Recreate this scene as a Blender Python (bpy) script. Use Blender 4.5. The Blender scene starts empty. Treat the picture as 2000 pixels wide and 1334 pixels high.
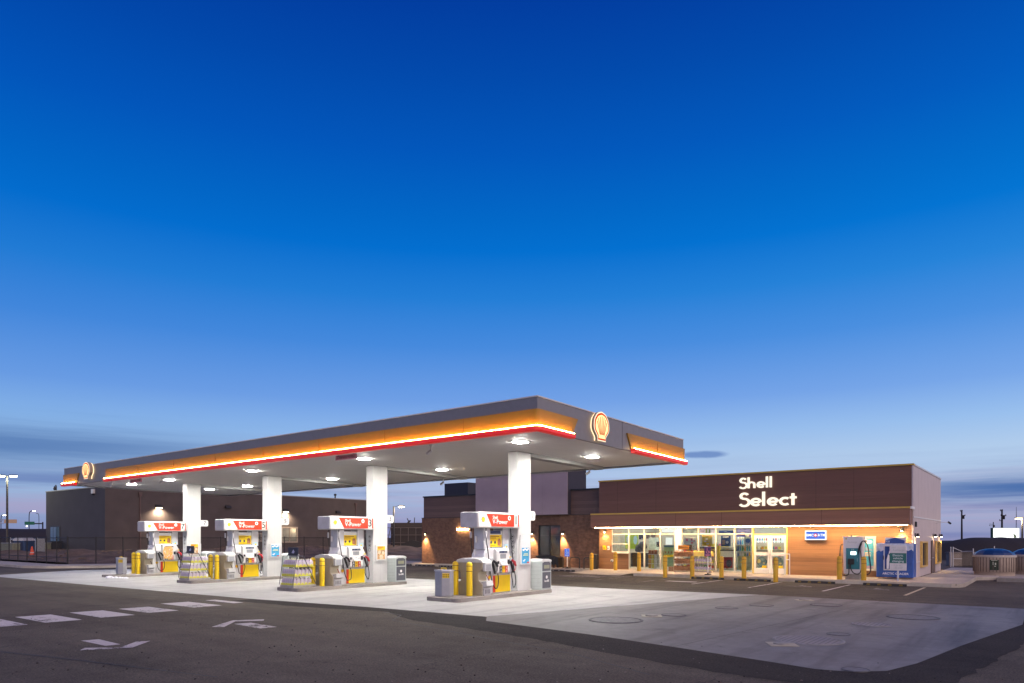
import bpy, bmesh, math, random
from mathutils import Vector, Matrix
random.seed(7)
S = bpy.context.scene
COL = S.collection
R = math.radians
# ------------------------------------------------------------------ camera frame (used to turn measured bearings into ground positions)
F, HY, TH, EYE = 1380.0, 1049.5, 37.36, 1.9
sn, cs = math.sin(R(TH)), math.cos(R(TH))
def bear(px, d):                      # ground position at bearing px and forward distance d
    k = (px - 1000) / F
    return ((-sn + cs*k)*d, (cs + sn*k)*d)
def hgt(py, d): return EYE - (py - HY)/F*d
def onY(px, Y):
    k = (px - 1000) / F
    return (-sn + cs*k) * Y / (cs + sn*k)
def zY(px, py, Y):
    k = (px - 1000) / F
    return EYE - (py - HY)/F * Y/(cs + sn*k)

# ------------------------------------------------------------------ materials
class NT:
    def __init__(s, nt): s.nt = nt
    def n(s, t, **kw):
        nd = s.nt.nodes.new(t)
        for k, v in kw.items():
            if k.startswith('i_'):
                key = k[2:]
                key = int(key) if key.isdigit() else key.replace('_', ' ')
                nd.inputs[key].default_value = v
            else: setattr(nd, k, v)
        return nd
    def l(s, a, b): s.nt.links.new(a, b)
    def math(s, op, a, b=None, clamp=False):
        nd = s.nt.nodes.new('ShaderNodeMath'); nd.operation = op; nd.use_clamp = clamp
        for i, v in enumerate((a, b)):
            if v is None: continue
            if isinstance(v, (int, float)): nd.inputs[i].default_value = v
            else: s.nt.links.new(v, nd.inputs[i])
        return nd.outputs[0]
    def mix(s, fac, a, b, mode='MIX'):
        nd = s.nt.nodes.new('ShaderNodeMix'); nd.data_type = 'RGBA'; nd.blend_type = mode
        for i, v in ((0, fac), (6, a), (7, b)):
            if isinstance(v, (int, float)): nd.inputs[i].default_value = v
            elif isinstance(v, tuple): nd.inputs[i].default_value = (*v[:3], 1)
            else: s.nt.links.new(v, nd.inputs[i])
        return nd.outputs[2]
    def ramp(s, fac, stops, interp='LINEAR'):
        nd = s.nt.nodes.new('ShaderNodeValToRGB'); cr = nd.color_ramp; cr.interpolation = interp
        while len(cr.elements) < len(stops): cr.elements.new(0.5)
        for e, (p, c) in zip(cr.elements, stops):
            e.position = p; e.color = (*c, 1) if isinstance(c, tuple) else (c, c, c, 1)
        s.nt.links.new(fac, nd.inputs[0]); return nd.outputs[0]
MATS = {}
def mat(name, col=(.5,.5,.5), rough=.5, metal=0, var=.06, vscale=6, bump=0, bscale=60, emit=0, ecol=None, spec=.5, dirt=0, trans=0):
    """painted / moulded surface with faint tone variation and fine relief"""
    if name in MATS: return MATS[name]
    m = bpy.data.materials.new(name); m.use_nodes = True; t = NT(m.node_tree)
    b = m.node_tree.nodes['Principled BSDF']
    b.inputs['Roughness'].default_value = rough; b.inputs['Metallic'].default_value = metal
    b.inputs['Specular IOR Level'].default_value = spec
    tc = t.n('ShaderNodeTexCoord')
    nz = t.n('ShaderNodeTexNoise', i_Scale=vscale, i_Detail=4.0); t.l(tc.outputs['Object'], nz.inputs['Vector'])
    lo = tuple(max(0, c*(1-var)) for c in col); hi = tuple(min(1, c*(1+var)) for c in col)
    c = t.ramp(nz.outputs['Fac'], [(.3, lo), (.7, hi)])
    if dirt:
        n2 = t.n('ShaderNodeTexNoise', i_Scale=2.3, i_Detail=8.0, i_Roughness=.7); t.l(tc.outputs['Object'], n2.inputs['Vector'])
        f = t.ramp(n2.outputs['Fac'], [(.45, 0.0), (.75, 1.0)])
        c = t.mix(t.math('MULTIPLY', f, dirt), c, (.12,.10,.08))
    t.l(c, b.inputs['Base Color'])
    if bump:
        n3 = t.n('ShaderNodeTexNoise', i_Scale=bscale, i_Detail=5.0); t.l(tc.outputs['Object'], n3.inputs['Vector'])
        bp = t.n('ShaderNodeBump', i_Strength=bump, i_Distance=.02); t.l(n3.outputs['Fac'], bp.inputs['Height']); t.l(bp.outputs[0], b.inputs['Normal'])
    if emit:
        b.inputs['Emission Color'].default_value = (*(ecol or col), 1); b.inputs['Emission Strength'].default_value = emit
    if trans: b.inputs['Transmission Weight'].default_value = trans
    MATS[name] = m; return m
def glow(name, col, strength):
    if name in MATS: return MATS[name]
    m = bpy.data.materials.new(name); m.use_nodes = True; nt = m.node_tree
    for n in list(nt.nodes): nt.nodes.remove(n)
    t = NT(nt); e = t.n('ShaderNodeEmission', i_Strength=strength); e.inputs[0].default_value = (*col, 1)
    o = t.n('ShaderNodeOutputMaterial'); t.l(e.outputs[0], o.inputs[0]); MATS[name] = m; return m
def custom(name, fn, rough=.8, spec=.3):
    m = bpy.data.materials.new(name); m.use_nodes = True; t = NT(m.node_tree)
    b = m.node_tree.nodes['Principled BSDF']; b.inputs['Roughness'].default_value = rough; b.inputs['Specular IOR Level'].default_value = spec
    fn(t, b); MATS[name] = m; return m
def setbump(t, b, h, strength, dist=.02):
    bp = t.n('ShaderNodeBump', i_Strength=strength, i_Distance=dist); t.l(h, bp.inputs['Height']); t.l(bp.outputs[0], b.inputs['Normal'])

def asphalt_fn(lo, hi, stones=.35):
    def fn(t, b):
        tc = t.n('ShaderNodeTexCoord'); P = tc.outputs['Object']
        big = t.n('ShaderNodeTexNoise', i_Scale=.22, i_Detail=6.0, i_Roughness=.6); t.l(P, big.inputs['Vector'])
        mid = t.n('ShaderNodeTexNoise', i_Scale=2.2, i_Detail=8.0, i_Roughness=.7); t.l(P, mid.inputs['Vector'])
        fine = t.n('ShaderNodeTexNoise', i_Scale=30, i_Detail=6.0, i_Roughness=.75); t.l(P, fine.inputs['Vector'])
        st = t.n('ShaderNodeTexVoronoi', i_Scale=90.0); t.l(P, st.inputs['Vector'])
        mp = t.n('ShaderNodeMapping'); mp.inputs['Scale'].default_value = (.1, 1.6, 1); mp.inputs['Rotation'].default_value = (0, 0, R(-75)); t.l(P, mp.inputs[0])
        tr = t.n('ShaderNodeTexNoise', i_Scale=1.0, i_Detail=3.0); t.l(mp.outputs[0], tr.inputs['Vector'])
        f = t.math('ADD', t.math('MULTIPLY', big.outputs['Fac'], .5), t.math('MULTIPLY', mid.outputs['Fac'], .3))
        f = t.math('ADD', f, t.math('MULTIPLY', tr.outputs['Fac'], .2))
        c = t.ramp(f, [(.36, lo), (.64, hi)])
        g = t.ramp(fine.outputs['Fac'], [(.36, .35), (.64, 1.6)])
        c = t.mix(.85, c, g, 'MULTIPLY')
        sp = t.ramp(st.outputs['Color'], [(.80, 0.0), (.93, 1.0)])
        c = t.mix(t.math('MULTIPLY', sp, stones), c, tuple(min(1, h*2.6) for h in hi))
        # hairline cracks
        wv = t.n('ShaderNodeTexVoronoi', i_Scale=.22); wv.feature = 'DISTANCE_TO_EDGE'
        ds = t.n('ShaderNodeTexNoise', i_Scale=1.3, i_Detail=6.0); t.l(P, ds.inputs['Vector'])
        add = t.n('ShaderNodeVectorMath', operation='MULTIPLY_ADD'); t.l(ds.outputs['Color'], add.inputs[0]); add.inputs[1].default_value = (1.4,1.4,0); t.l(P, add.inputs[2])
        t.l(add.outputs[0], wv.inputs['Vector'])
        cr = t.ramp(wv.outputs['Distance'], [(.0, 1.0), (.004, 0.0)])
        c = t.mix(t.math('MULTIPLY', cr, .45), c, (.012,.012,.012))
        t.l(c, b.inputs['Base Color'])
        h = t.math('ADD', t.math('MULTIPLY', fine.outputs['Fac'], .6), t.math('MULTIPLY', st.outputs['Distance'], .8))
        setbump(t, b, h, .55, .012)
    return fn
def concrete_fn(lo, hi, stain=.4, brush=.0):
    def fn(t, b):
        tc = t.n('ShaderNodeTexCoord'); P = tc.outputs['Object']
        big = t.n('ShaderNodeTexNoise', i_Scale=.35, i_Detail=7.0, i_Roughness=.62); t.l(P, big.inputs['Vector'])
        mid = t.n('ShaderNodeTexNoise', i_Scale=3.5, i_Detail=8.0, i_Roughness=.7); t.l(P, mid.inputs['Vector'])
        f = t.math('ADD', t.math('MULTIPLY', big.outputs['Fac'], .6), t.math('MULTIPLY', mid.outputs['Fac'], .4))
        c = t.ramp(f, [(.38, lo), (.62, hi)])
        # tyre-polished streaks along the driving direction
        mp = t.n('ShaderNodeMapping'); mp.inputs['Scale'].default_value = (1.5, .12, 1); mp.inputs['Rotation'].default_value = (0, 0, R(6)); t.l(P, mp.inputs[0])
        sk = t.n('ShaderNodeTexNoise', i_Scale=1.0, i_Detail=5.0, i_Roughness=.6); t.l(mp.outputs[0], sk.inputs['Vector'])
        c = t.mix(t.math('MULTIPLY', t.ramp(sk.outputs['Fac'], [(.5, 0.0), (.72, 1.0)]), stain), c, tuple(x*.45 for x in lo))
        sp = t.n('ShaderNodeTexNoise', i_Scale=1.1, i_Detail=9.0, i_Roughness=.75); t.l(P, sp.inputs['Vector'])
        c = t.mix(t.math('MULTIPLY', t.ramp(sp.outputs['Fac'], [(.6, 0.0), (.72, 1.0)]), stain*.9), c, tuple(x*.4 for x in lo))
        ds = t.n('ShaderNodeTexNoise', i_Scale=2.5, i_Detail=6.0); t.l(P, ds.inputs['Vector'])
        va = t.n('ShaderNodeVectorMath', operation='MULTIPLY_ADD'); t.l(ds.outputs['Color'], va.inputs[0]); va.inputs[1].default_value = (.5,.5,0); t.l(P, va.inputs[2])
        for sc_, lo_, hi_, k_ in ((.55,.04,.20,.5),(1.7,.03,.10,.7)):     # drips and spills of oil
            vo = t.n('ShaderNodeTexVoronoi', i_Scale=sc_); t.l(va.outputs[0], vo.inputs['Vector'])
            c = t.mix(t.math('MULTIPLY', t.ramp(vo.outputs['Distance'], [(lo_, 1.0), (hi_, 0.0)]), k_), c, tuple(x*.38 for x in lo))
        fine = t.n('ShaderNodeTexNoise', i_Scale=120, i_Detail=3.0); t.l(P, fine.inputs['Vector'])
        c = t.mix(.35, c, t.ramp(fine.outputs['Fac'], [(.3, .6), (.7, 1.3)]), 'MULTIPLY')
        t.l(c, b.inputs['Base Color']); setbump(t, b, fine.outputs['Fac'], .15, .01)
    return fn
def boards_fn(col, board=.18, grain=.35, vert=False, groove=.3):
    """horizontal boards with wood-like grain, on either wall direction"""
    def fn(t, b):
        tc = t.n('ShaderNodeTexCoord'); P = tc.outputs['Object']
        sp = t.n('ShaderNodeSeparateXYZ'); t.l(P, sp.inputs[0])
        run = t.math('ADD', sp.outputs[0], sp.outputs[1])
        row = t.math('FLOOR', t.math('DIVIDE', sp.outputs[2], board))
        rnd = t.n('ShaderNodeTexWhiteNoise'); rnd.noise_dimensions = '1D'; t.l(row, rnd.inputs['W'])
        cb = t.n('ShaderNodeCombineXYZ')
        t.l(t.math('MULTIPLY', run, .8), cb.inputs[0]); t.l(t.math('MULTIPLY', sp.outputs[2], 26), cb.inputs[1]); t.l(t.math('MULTIPLY', rnd.outputs['Value'], 30), cb.inputs[2])
        g = t.n('ShaderNodeTexNoise', i_Scale=1.0, i_Detail=6.0, i_Roughness=.65); t.l(cb.outputs[0], g.inputs['Vector'])
        f = t.math('ADD', t.math('MULTIPLY', g.outputs['Fac'], .75), t.math('MULTIPLY', rnd.outputs['Value'], .25))
        c = t.ramp(f, [(.3, tuple(x*(1-grain) for x in col)), (.7, tuple(x*(1+grain) for x in col))])
        fr = t.math('FRACT', t.math('DIVIDE', sp.outputs[2], board))
        gr = t.math('LESS_THAN', fr, .07)
        c = t.mix(t.math('MULTIPLY', gr, groove), c, tuple(x*.25 for x in col))
        t.l(c, b.inputs['Base Color']); setbump(t, b, t.math('SUBTRACT', t.math('MULTIPLY', g.outputs['Fac'], .2), gr), .4, .01)
    return fn
def brick_fn(c1, c2, mortar, bw=.22, bh=.075):
    def fn(t, b):
        tc = t.n('ShaderNodeTexCoord'); sp = t.n('ShaderNodeSeparateXYZ'); t.l(tc.outputs['Object'], sp.inputs[0])
        cb = t.n('ShaderNodeCombineXYZ'); t.l(t.math('ADD', sp.outputs[0], sp.outputs[1]), cb.inputs[0]); t.l(sp.outputs[2], cb.inputs[1])
        br = t.n('ShaderNodeTexBrick', i_Scale=1.0); br.inputs['Brick Width'].default_value = bw; br.inputs['Row Height'].default_value = bh
        br.inputs['Mortar Size'].default_value = .008; br.inputs['Color1'].default_value = (*c1,1); br.inputs['Color2'].default_value = (*c2,1); br.inputs['Mortar'].default_value = (*mortar,1)
        t.l(cb.outputs[0], br.inputs['Vector'])
        nz = t.n('ShaderNodeTexNoise', i_Scale=5.0, i_Detail=6.0); t.l(tc.outputs['Object'], nz.inputs['Vector'])
        c = t.mix(.6, br.outputs['Color'], t.ramp(nz.outputs['Fac'], [(.3, .6), (.7, 1.3)]), 'MULTIPLY')
        t.l(c, b.inputs['Base Color']); setbump(t, b, t.math('SUBTRACT', t.math('MULTIPLY', nz.outputs['Fac'], .35), br.outputs['Fac']), .9, .02)
    return fn
def stripes_fn(col, axis=0, pitch=.3, width=.03, dark=.5, var=.08):
    """sheet metal / panel with regular seams across one axis"""
    def fn(t, b):
        tc = t.n('ShaderNodeTexCoord'); sp = t.n('ShaderNodeSeparateXYZ'); t.l(tc.outputs['Object'], sp.inputs[0])
        v = sp.outputs[axis] if axis < 3 else t.math('ADD', sp.outputs[0], sp.outputs[1])
        fr = t.math('FRACT', t.math('ADD', t.math('DIVIDE', v, pitch), 100.0))
        ln = t.math('LESS_THAN', fr, width)
        nz = t.n('ShaderNodeTexNoise', i_Scale=1.7, i_Detail=6.0); t.l(tc.outputs['Object'], nz.inputs['Vector'])
        c = t.ramp(nz.outputs['Fac'], [(.3, tuple(x*(1-var) for x in col)), (.7, tuple(min(1,x*(1+var)) for x in col))])
        c = t.mix(t.math('MULTIPLY', ln, dark), c, tuple(x*.25 for x in col))
        t.l(c, b.inputs['Base Color']); setbump(t, b, t.math('SUBTRACT', t.math('MULTIPLY', nz.outputs['Fac'], .1), ln), .5, .01)
    return fn
def worn_fn(col, under, amt=.52):
    def fn(t, b):
        tc = t.n('ShaderNodeTexCoord'); P = tc.outputs['Object']
        n = t.n('ShaderNodeTexNoise', i_Scale=9.0, i_Detail=9.0, i_Roughness=.8); t.l(P, n.inputs['Vector'])
        n2 = t.n('ShaderNodeTexNoise', i_Scale=1.2, i_Detail=4.0); t.l(P, n2.inputs['Vector'])
        f = t.math('ADD', t.math('MULTIPLY', n.outputs['Fac'], .6), t.math('MULTIPLY', n2.outputs['Fac'], .4))
        k = t.ramp(f, [(amt, 0.0), (amt+.05, 1.0)])
        fine = t.n('ShaderNodeTexNoise', i_Scale=60.0, i_Detail=2.0); t.l(P, fine.inputs['Vector'])
        c = t.mix(k, col, under); c = t.mix(.5, c, t.ramp(fine.outputs['Fac'], [(.3, .7), (.7, 1.2)]), 'MULTIPLY')
        t.l(c, b.inputs['Base Color']); setbump(t, b, fine.outputs['Fac'], .3, .01)
    return fn

ASPH = custom('asphalt', asphalt_fn((.060,.048,.034), (.156,.130,.094)), .85, .25)
ASPH2 = custom('fresh_asphalt', asphalt_fn((.028,.023,.019), (.060,.050,.041), .3), .9, .2)
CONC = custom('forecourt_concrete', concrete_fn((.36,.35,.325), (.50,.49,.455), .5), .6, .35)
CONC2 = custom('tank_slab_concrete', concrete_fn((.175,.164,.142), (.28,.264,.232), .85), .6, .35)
WALK = custom('pavement_concrete', concrete_fn((.38,.34,.29), (.52,.47,.40), .3), .8)
KERB = custom('kerb_concrete', concrete_fn((.24,.22,.20), (.36,.33,.30), .5), .8)
PAINTW = custom('road_paint', worn_fn((.62,.58,.55), (.07,.055,.042), .535), .8)
PAINTW2 = custom('worn_road_paint', worn_fn((.60,.55,.52), (.07,.055,.042), .515), .8)
PAINTG = custom('faded_road_paint', worn_fn((.30,.28,.26), (.06,.05,.045), .47), .8)
WOOD = custom('wood_look_cladding', boards_fn((.29,.15,.072), .19, .24), .55)
FASC = custom('brown_cladding', boards_fn((.160,.082,.062), .15, .14, groove=.12), .5)
BRICK = custom('brown_brick', brick_fn((.21,.115,.075), (.155,.085,.06), (.15,.11,.09)), .85)
DARKPAN = custom('dark_board_cladding', boards_fn((.13,.085,.075), .2, .18), .6)
PURP = custom('mauve_panel', stripes_fn((.34,.27,.30), 3, 2.6, .004, .5, .05), .6)
SIDEW = custom('pale_metal_siding', stripes_fn((.52,.45,.45), 1, 1.02, .02, .75, .05), .5)
STUC = mat('brown_stucco', (.080,.064,.063), .9, var=.12, vscale=.8, bump=.4, bscale=30)
STUCD = mat('grey_stucco', (.075,.073,.08), .9, var=.08, vscale=.8, bump=.4, bscale=30)
SOFFIT = custom('soffit_panel', stripes_fn((.88,.865,.83), 1, .30, .03, .35, .02), .5, .4)
WHITE = mat('white_paint', (.76,.76,.74), .35, var=.03)
WHITE2 = mat('white_plastic', (.74,.74,.74), .3, var=.02)
GREYP = mat('grey_plastic', (.42,.43,.45), .45, var=.05)
LGREY = mat('light_grey_metal', (.58,.58,.60), .4, .2, var=.05)
ALU = mat('brushed_metal', (.55,.55,.57), .35, .8, var=.08)
BEIGE = mat('beige_plastic', (.42,.38,.27), .5, var=.05)
BLACK = mat('black_rubber', (.018,.018,.02), .5, var=.1)
DARK = mat('dark_metal', (.03,.03,.034), .45, .3, var=.1)
FENCE = mat('black_fence_metal', (.02,.018,.018), .5, .2)
YEL = mat('yellow_paint', (.86,.60,.008), .35, var=.05, dirt=.10)
YEL2 = mat('worn_yellow_paint', (.58,.33,.01), .5, var=.08, dirt=.22)
YELP = mat('yellow_panel', (.95,.66,.01), .35, var=.03)
REDP = mat('red_panel', (.70,.045,.012), .4, var=.03)
FRED = mat('red_bar', (.80,.02,.02), .3, var=.04, emit=.35, ecol=(.9,.02,.015))
FYEL = mat('amber_fascia', (.34,.175,.008), .45, var=.04)
FGRY = mat('grey_fascia', (.205,.20,.215), .45, var=.05)
GOLD = mat('gold_trim', (.55,.36,.07), .4, .3, var=.05)
CREAM = mat('cream_frame', (.78,.72,.58), .45, var=.03)
TEAL = mat('teal_panel', (.03,.22,.24), .4)
BLUE = mat('deep_blue_panel', (.02,.06,.27), .4, var=.1)
NAVY = mat('navy_panel', (.015,.03,.10), .4, var=.2)
SKYB = mat('sky_blue_poster', (.04,.35,.62), .4, var=.25, vscale=5)
INK = mat('ink', (.02,.02,.022), .5)
INKW = mat('white_lettering', (.85,.85,.85), .5)
GLASS = None
def mk_glass(name, tint, refl=.12, rough=.0, opaque=0.):
    m = bpy.data.materials.new(name); m.use_nodes = True; nt = m.node_tree
    for n in list(nt.nodes): nt.nodes.remove(n)
    t = NT(nt); tr = t.n('ShaderNodeBsdfTransparent'); tr.inputs[0].default_value = (*tint,1)
    gl = t.n('ShaderNodeBsdfGlossy', i_Roughness=rough); fr = t.n('ShaderNodeFresnel', i_IOR=1.5)
    mx = t.n('ShaderNodeMixShader'); t.l(t.math('ADD', fr.outputs[0], refl*.3), mx.inputs[0]); t.l(tr.outputs[0], mx.inputs[1]); t.l(gl.outputs[0], mx.inputs[2])
    o = t.n('ShaderNodeOutputMaterial'); t.l(mx.outputs[0], o.inputs[0]); MATS[name] = m; return m
GLASS = mk_glass('clear_glass', (.93,.96,.94))
DGLASS = mat('dark_window_glass', (.02,.022,.028), .06, var=.3, spec=.8)
def mk_mesh(name, pitch, width, col):
    m = bpy.data.materials.new(name); m.use_nodes = True; nt = m.node_tree; t = NT(nt); b = nt.nodes['Principled BSDF']
    b.inputs['Base Color'].default_value = (*col,1); b.inputs['Roughness'].default_value = .6
    tc = t.n('ShaderNodeTexCoord'); sp = t.n('ShaderNodeSeparateXYZ'); t.l(tc.outputs['Object'], sp.inputs[0])
    run = t.math('ADD', sp.outputs[0], sp.outputs[1])
    a = t.math('LESS_THAN', t.math('FRACT', t.math('ADD', t.math('DIVIDE', t.math('ADD', run, sp.outputs[2]), pitch), 500.)), width)
    c = t.math('LESS_THAN', t.math('FRACT', t.math('ADD', t.math('DIVIDE', t.math('SUBTRACT', run, sp.outputs[2]), pitch), 500.)), width)
    t.l(t.math('MAXIMUM', a, c), b.inputs['Alpha']); MATS[name] = m; return m
CHAIN = mk_mesh('chain_link_wire', .06, .10, (.02,.018,.018))
CHAIN2 = mk_mesh('chain_link_slats', .05, .45, (.08,.07,.06))

# ------------------------------------------------------------------ mesh builder
class MB:
    def __init__(s): s.v, s.f, s.m, s.sm = [], [], [], []
    def add(s, vs, fs, mi=0, smooth=False):
        o = len(s.v); s.v += [tuple(v) for v in vs]
        for f in fs: s.f.append(tuple(i+o for i in f)); s.m.append(mi); s.sm.append(smooth)
        return s
    def box(s, x0, x1, y0, y1, z0, z1, mi=0):
        v = [(x,y,z) for z in (z0,z1) for y in (y0,y1) for x in (x0,x1)]
        return s.add(v, [(0,2,3,1),(4,5,7,6),(0,1,5,4),(2,6,7,3),(0,4,6,2),(1,3,7,5)], mi)
    def prism(s, poly, axis, a, b, mi=0):
        """poly in the plane normal to axis ('x': (y,z), 'y': (x,z), 'z': (x,y)), extruded a..b"""
        mk = {'x': lambda p,t: (t,p[0],p[1]), 'y': lambda p,t: (p[0],t,p[1]), 'z': lambda p,t: (p[0],p[1],t)}[axis]
        n = len(poly); v = [mk(p,a) for p in poly] + [mk(p,b) for p in poly]
        f = [tuple(range(n-1,-1,-1)), tuple(range(n,2*n))] + [(i,(i+1)%n,n+(i+1)%n,n+i) for i in range(n)]
        return s.add(v, f, mi)
    def lathe(s, prof, cx=0, cy=0, cz=0, n=20, mi=0, smooth=True):
        """profile (r,z) turned about z"""
        v = []; k = len(prof)
        for r, z in prof:
            for i in range(n):
                a = 2*math.pi*i/n; v.append((cx+r*math.cos(a), cy+r*math.sin(a), cz+z))
        f = [(j*n+i, j*n+(i+1)%n, (j+1)*n+(i+1)%n, (j+1)*n+i) for j in range(k-1) for i in range(n)]
        s.add(v, f, mi, smooth)
        if prof[0][0] > 1e-4: s.add(v[:n], [tuple(range(n-1,-1,-1))], mi)
        if prof[-1][0] > 1e-4: s.add(v[-n:], [tuple(range(n))], mi)
        return s
    def tube(s, pts, r, n=8, mi=0, closed=False):
        P = [Vector(p) for p in pts]; v = []; up = Vector((0,0,1))
        prev = None
        for i, p in enumerate(P):
            a = P[i-1] if i else (P[-1] if closed else p); b = P[(i+1) % len(P)] if (i+1 < len(P) or closed) else p
            d = (b-a).normalized()
            if prev is None:
                u = d.cross(up) if abs(d.z) < .95 else d.cross(Vector((1,0,0)))
            else: u = prev - d*prev.dot(d)
            u.normalize(); prev = u; w = d.cross(u)
            rr = r[i] if isinstance(r, (list, tuple)) else r
            for k in range(n):
                t = 2*math.pi*k/n; v.append(p + u*(rr*math.cos(t)) + w*(rr*math.sin(t)))
        m = len(P); f = [(j*n+k, j*n+(k+1)%n, ((j+1)%m)*n+(k+1)%n, ((j+1)%m)*n+k) for j in range(m if closed else m-1) for k in range(n)]
        s.add(v, f, mi, True)
        if not closed: s.add(v[:n], [tuple(range(n-1,-1,-1))], mi); s.add(v[-n:], [tuple(range(n))], mi)
        return s
    def bar(s, a, b, w, mi=0): return s.tube([a, b], w*.62, 4, mi)
    def build(s, name, mats, parent=None, bevel=0, warp=None, seg=2):
        me = bpy.data.meshes.new(name)
        vs = [warp(v) for v in s.v] if warp else s.v
        me.from_pydata(vs, [], s.f)
        if not isinstance(mats, (list, tuple)): mats = [mats]
        for m in mats: me.materials.append(m)
        for p, mi, sm in zip(me.polygons, s.m, s.sm): p.material_index = mi; p.use_smooth = sm
        bm = bmesh.new(); bm.from_mesh(me); bmesh.ops.recalc_face_normals(bm, faces=bm.faces); bm.to_mesh(me); bm.free()
        o = bpy.data.objects.new(name, me); COL.objects.link(o)
        if parent: o.parent = parent
        if bevel:
            b = o.modifiers.new('Bevel', 'BEVEL'); b.width = bevel; b.segments = seg; b.limit_method = 'ANGLE'; b.angle_limit = R(40)
        return o
def tag(o, label, cat, group=None):
    o['label'] = label; o['category'] = cat
    if group: o['group'] = group
    return o
def thing(name, label, cat, loc=(0,0,0), rz=0, group=None):
    o = bpy.data.objects.new(name, None); COL.objects.link(o); o.empty_display_size = .2
    o.location = loc; o.rotation_euler = (0,0,rz); return tag(o, label, cat, group)
def struct(o, kind='structure'): o['kind'] = kind; return o
def dup(root, loc, rz=None, label=None, group=None):
    def cp(o, par):
        c = o.copy(); COL.objects.link(c); c.parent = par
        for ch in list(o.children): cp(ch, c)
        return c
    r = cp(root, None); r.location = loc
    if rz is not None: r.rotation_euler = (0,0,rz)
    if label: r['label'] = label
    if group: r['group'] = group
    return r
def text(body, size, loc, face, m, parent, name='lettering', ext=.004, bold=0, align='CENTER', spacing=1.0):
    cu = bpy.data.curves.new(name, 'FONT'); cu.body = body; cu.size = size; cu.extrude = ext; cu.offset = bold*size
    cu.align_x = align; cu.align_y = 'CENTER'; cu.space_character = spacing; cu.resolution_u = 3
    t = bpy.data.objects.new(name, cu); me = bpy.data.meshes.new_from_object(t)
    bpy.data.objects.remove(t); bpy.data.curves.remove(cu)
    me.materials.clear(); me.materials.append(m)
    o = bpy.data.objects.new(name, me); COL.objects.link(o); o.location = loc
    o.rotation_euler = {'+x': (R(90),0,R(90)), '-y': (R(90),0,0), '+z': (0,0,0)}[face]
    if parent: o.parent = parent
    return o
def lamp(kind, parent, loc, energy, col, size=.1, aim=None, spot=60, blend=.6, sizey=None):
    d = bpy.data.lights.new('lamp_light', kind); d.energy = energy; d.color = col
    o = bpy.data.objects.new('lamp_light', d); COL.objects.link(o); o.location = loc
    if kind == 'SPOT': d.spot_size = R(spot); d.spot_blend = blend; d.shadow_soft_size = size
    elif kind == 'AREA':
        d.size = size
        if sizey: d.shape = 'RECTANGLE'; d.size_y = sizey
    else: d.shadow_soft_size = size
    if aim: o.rotation_euler = Vector(aim).to_track_quat('-Z', 'Y').to_euler()
    if parent: o.parent = parent
    return o
def sheet(name, poly, z, m, kind='structure'):
    mb = MB(); mb.add([(x,y,z) for x,y in poly], [tuple(range(len(poly)))])
    return struct(mb.build(name, m), kind)

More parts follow.
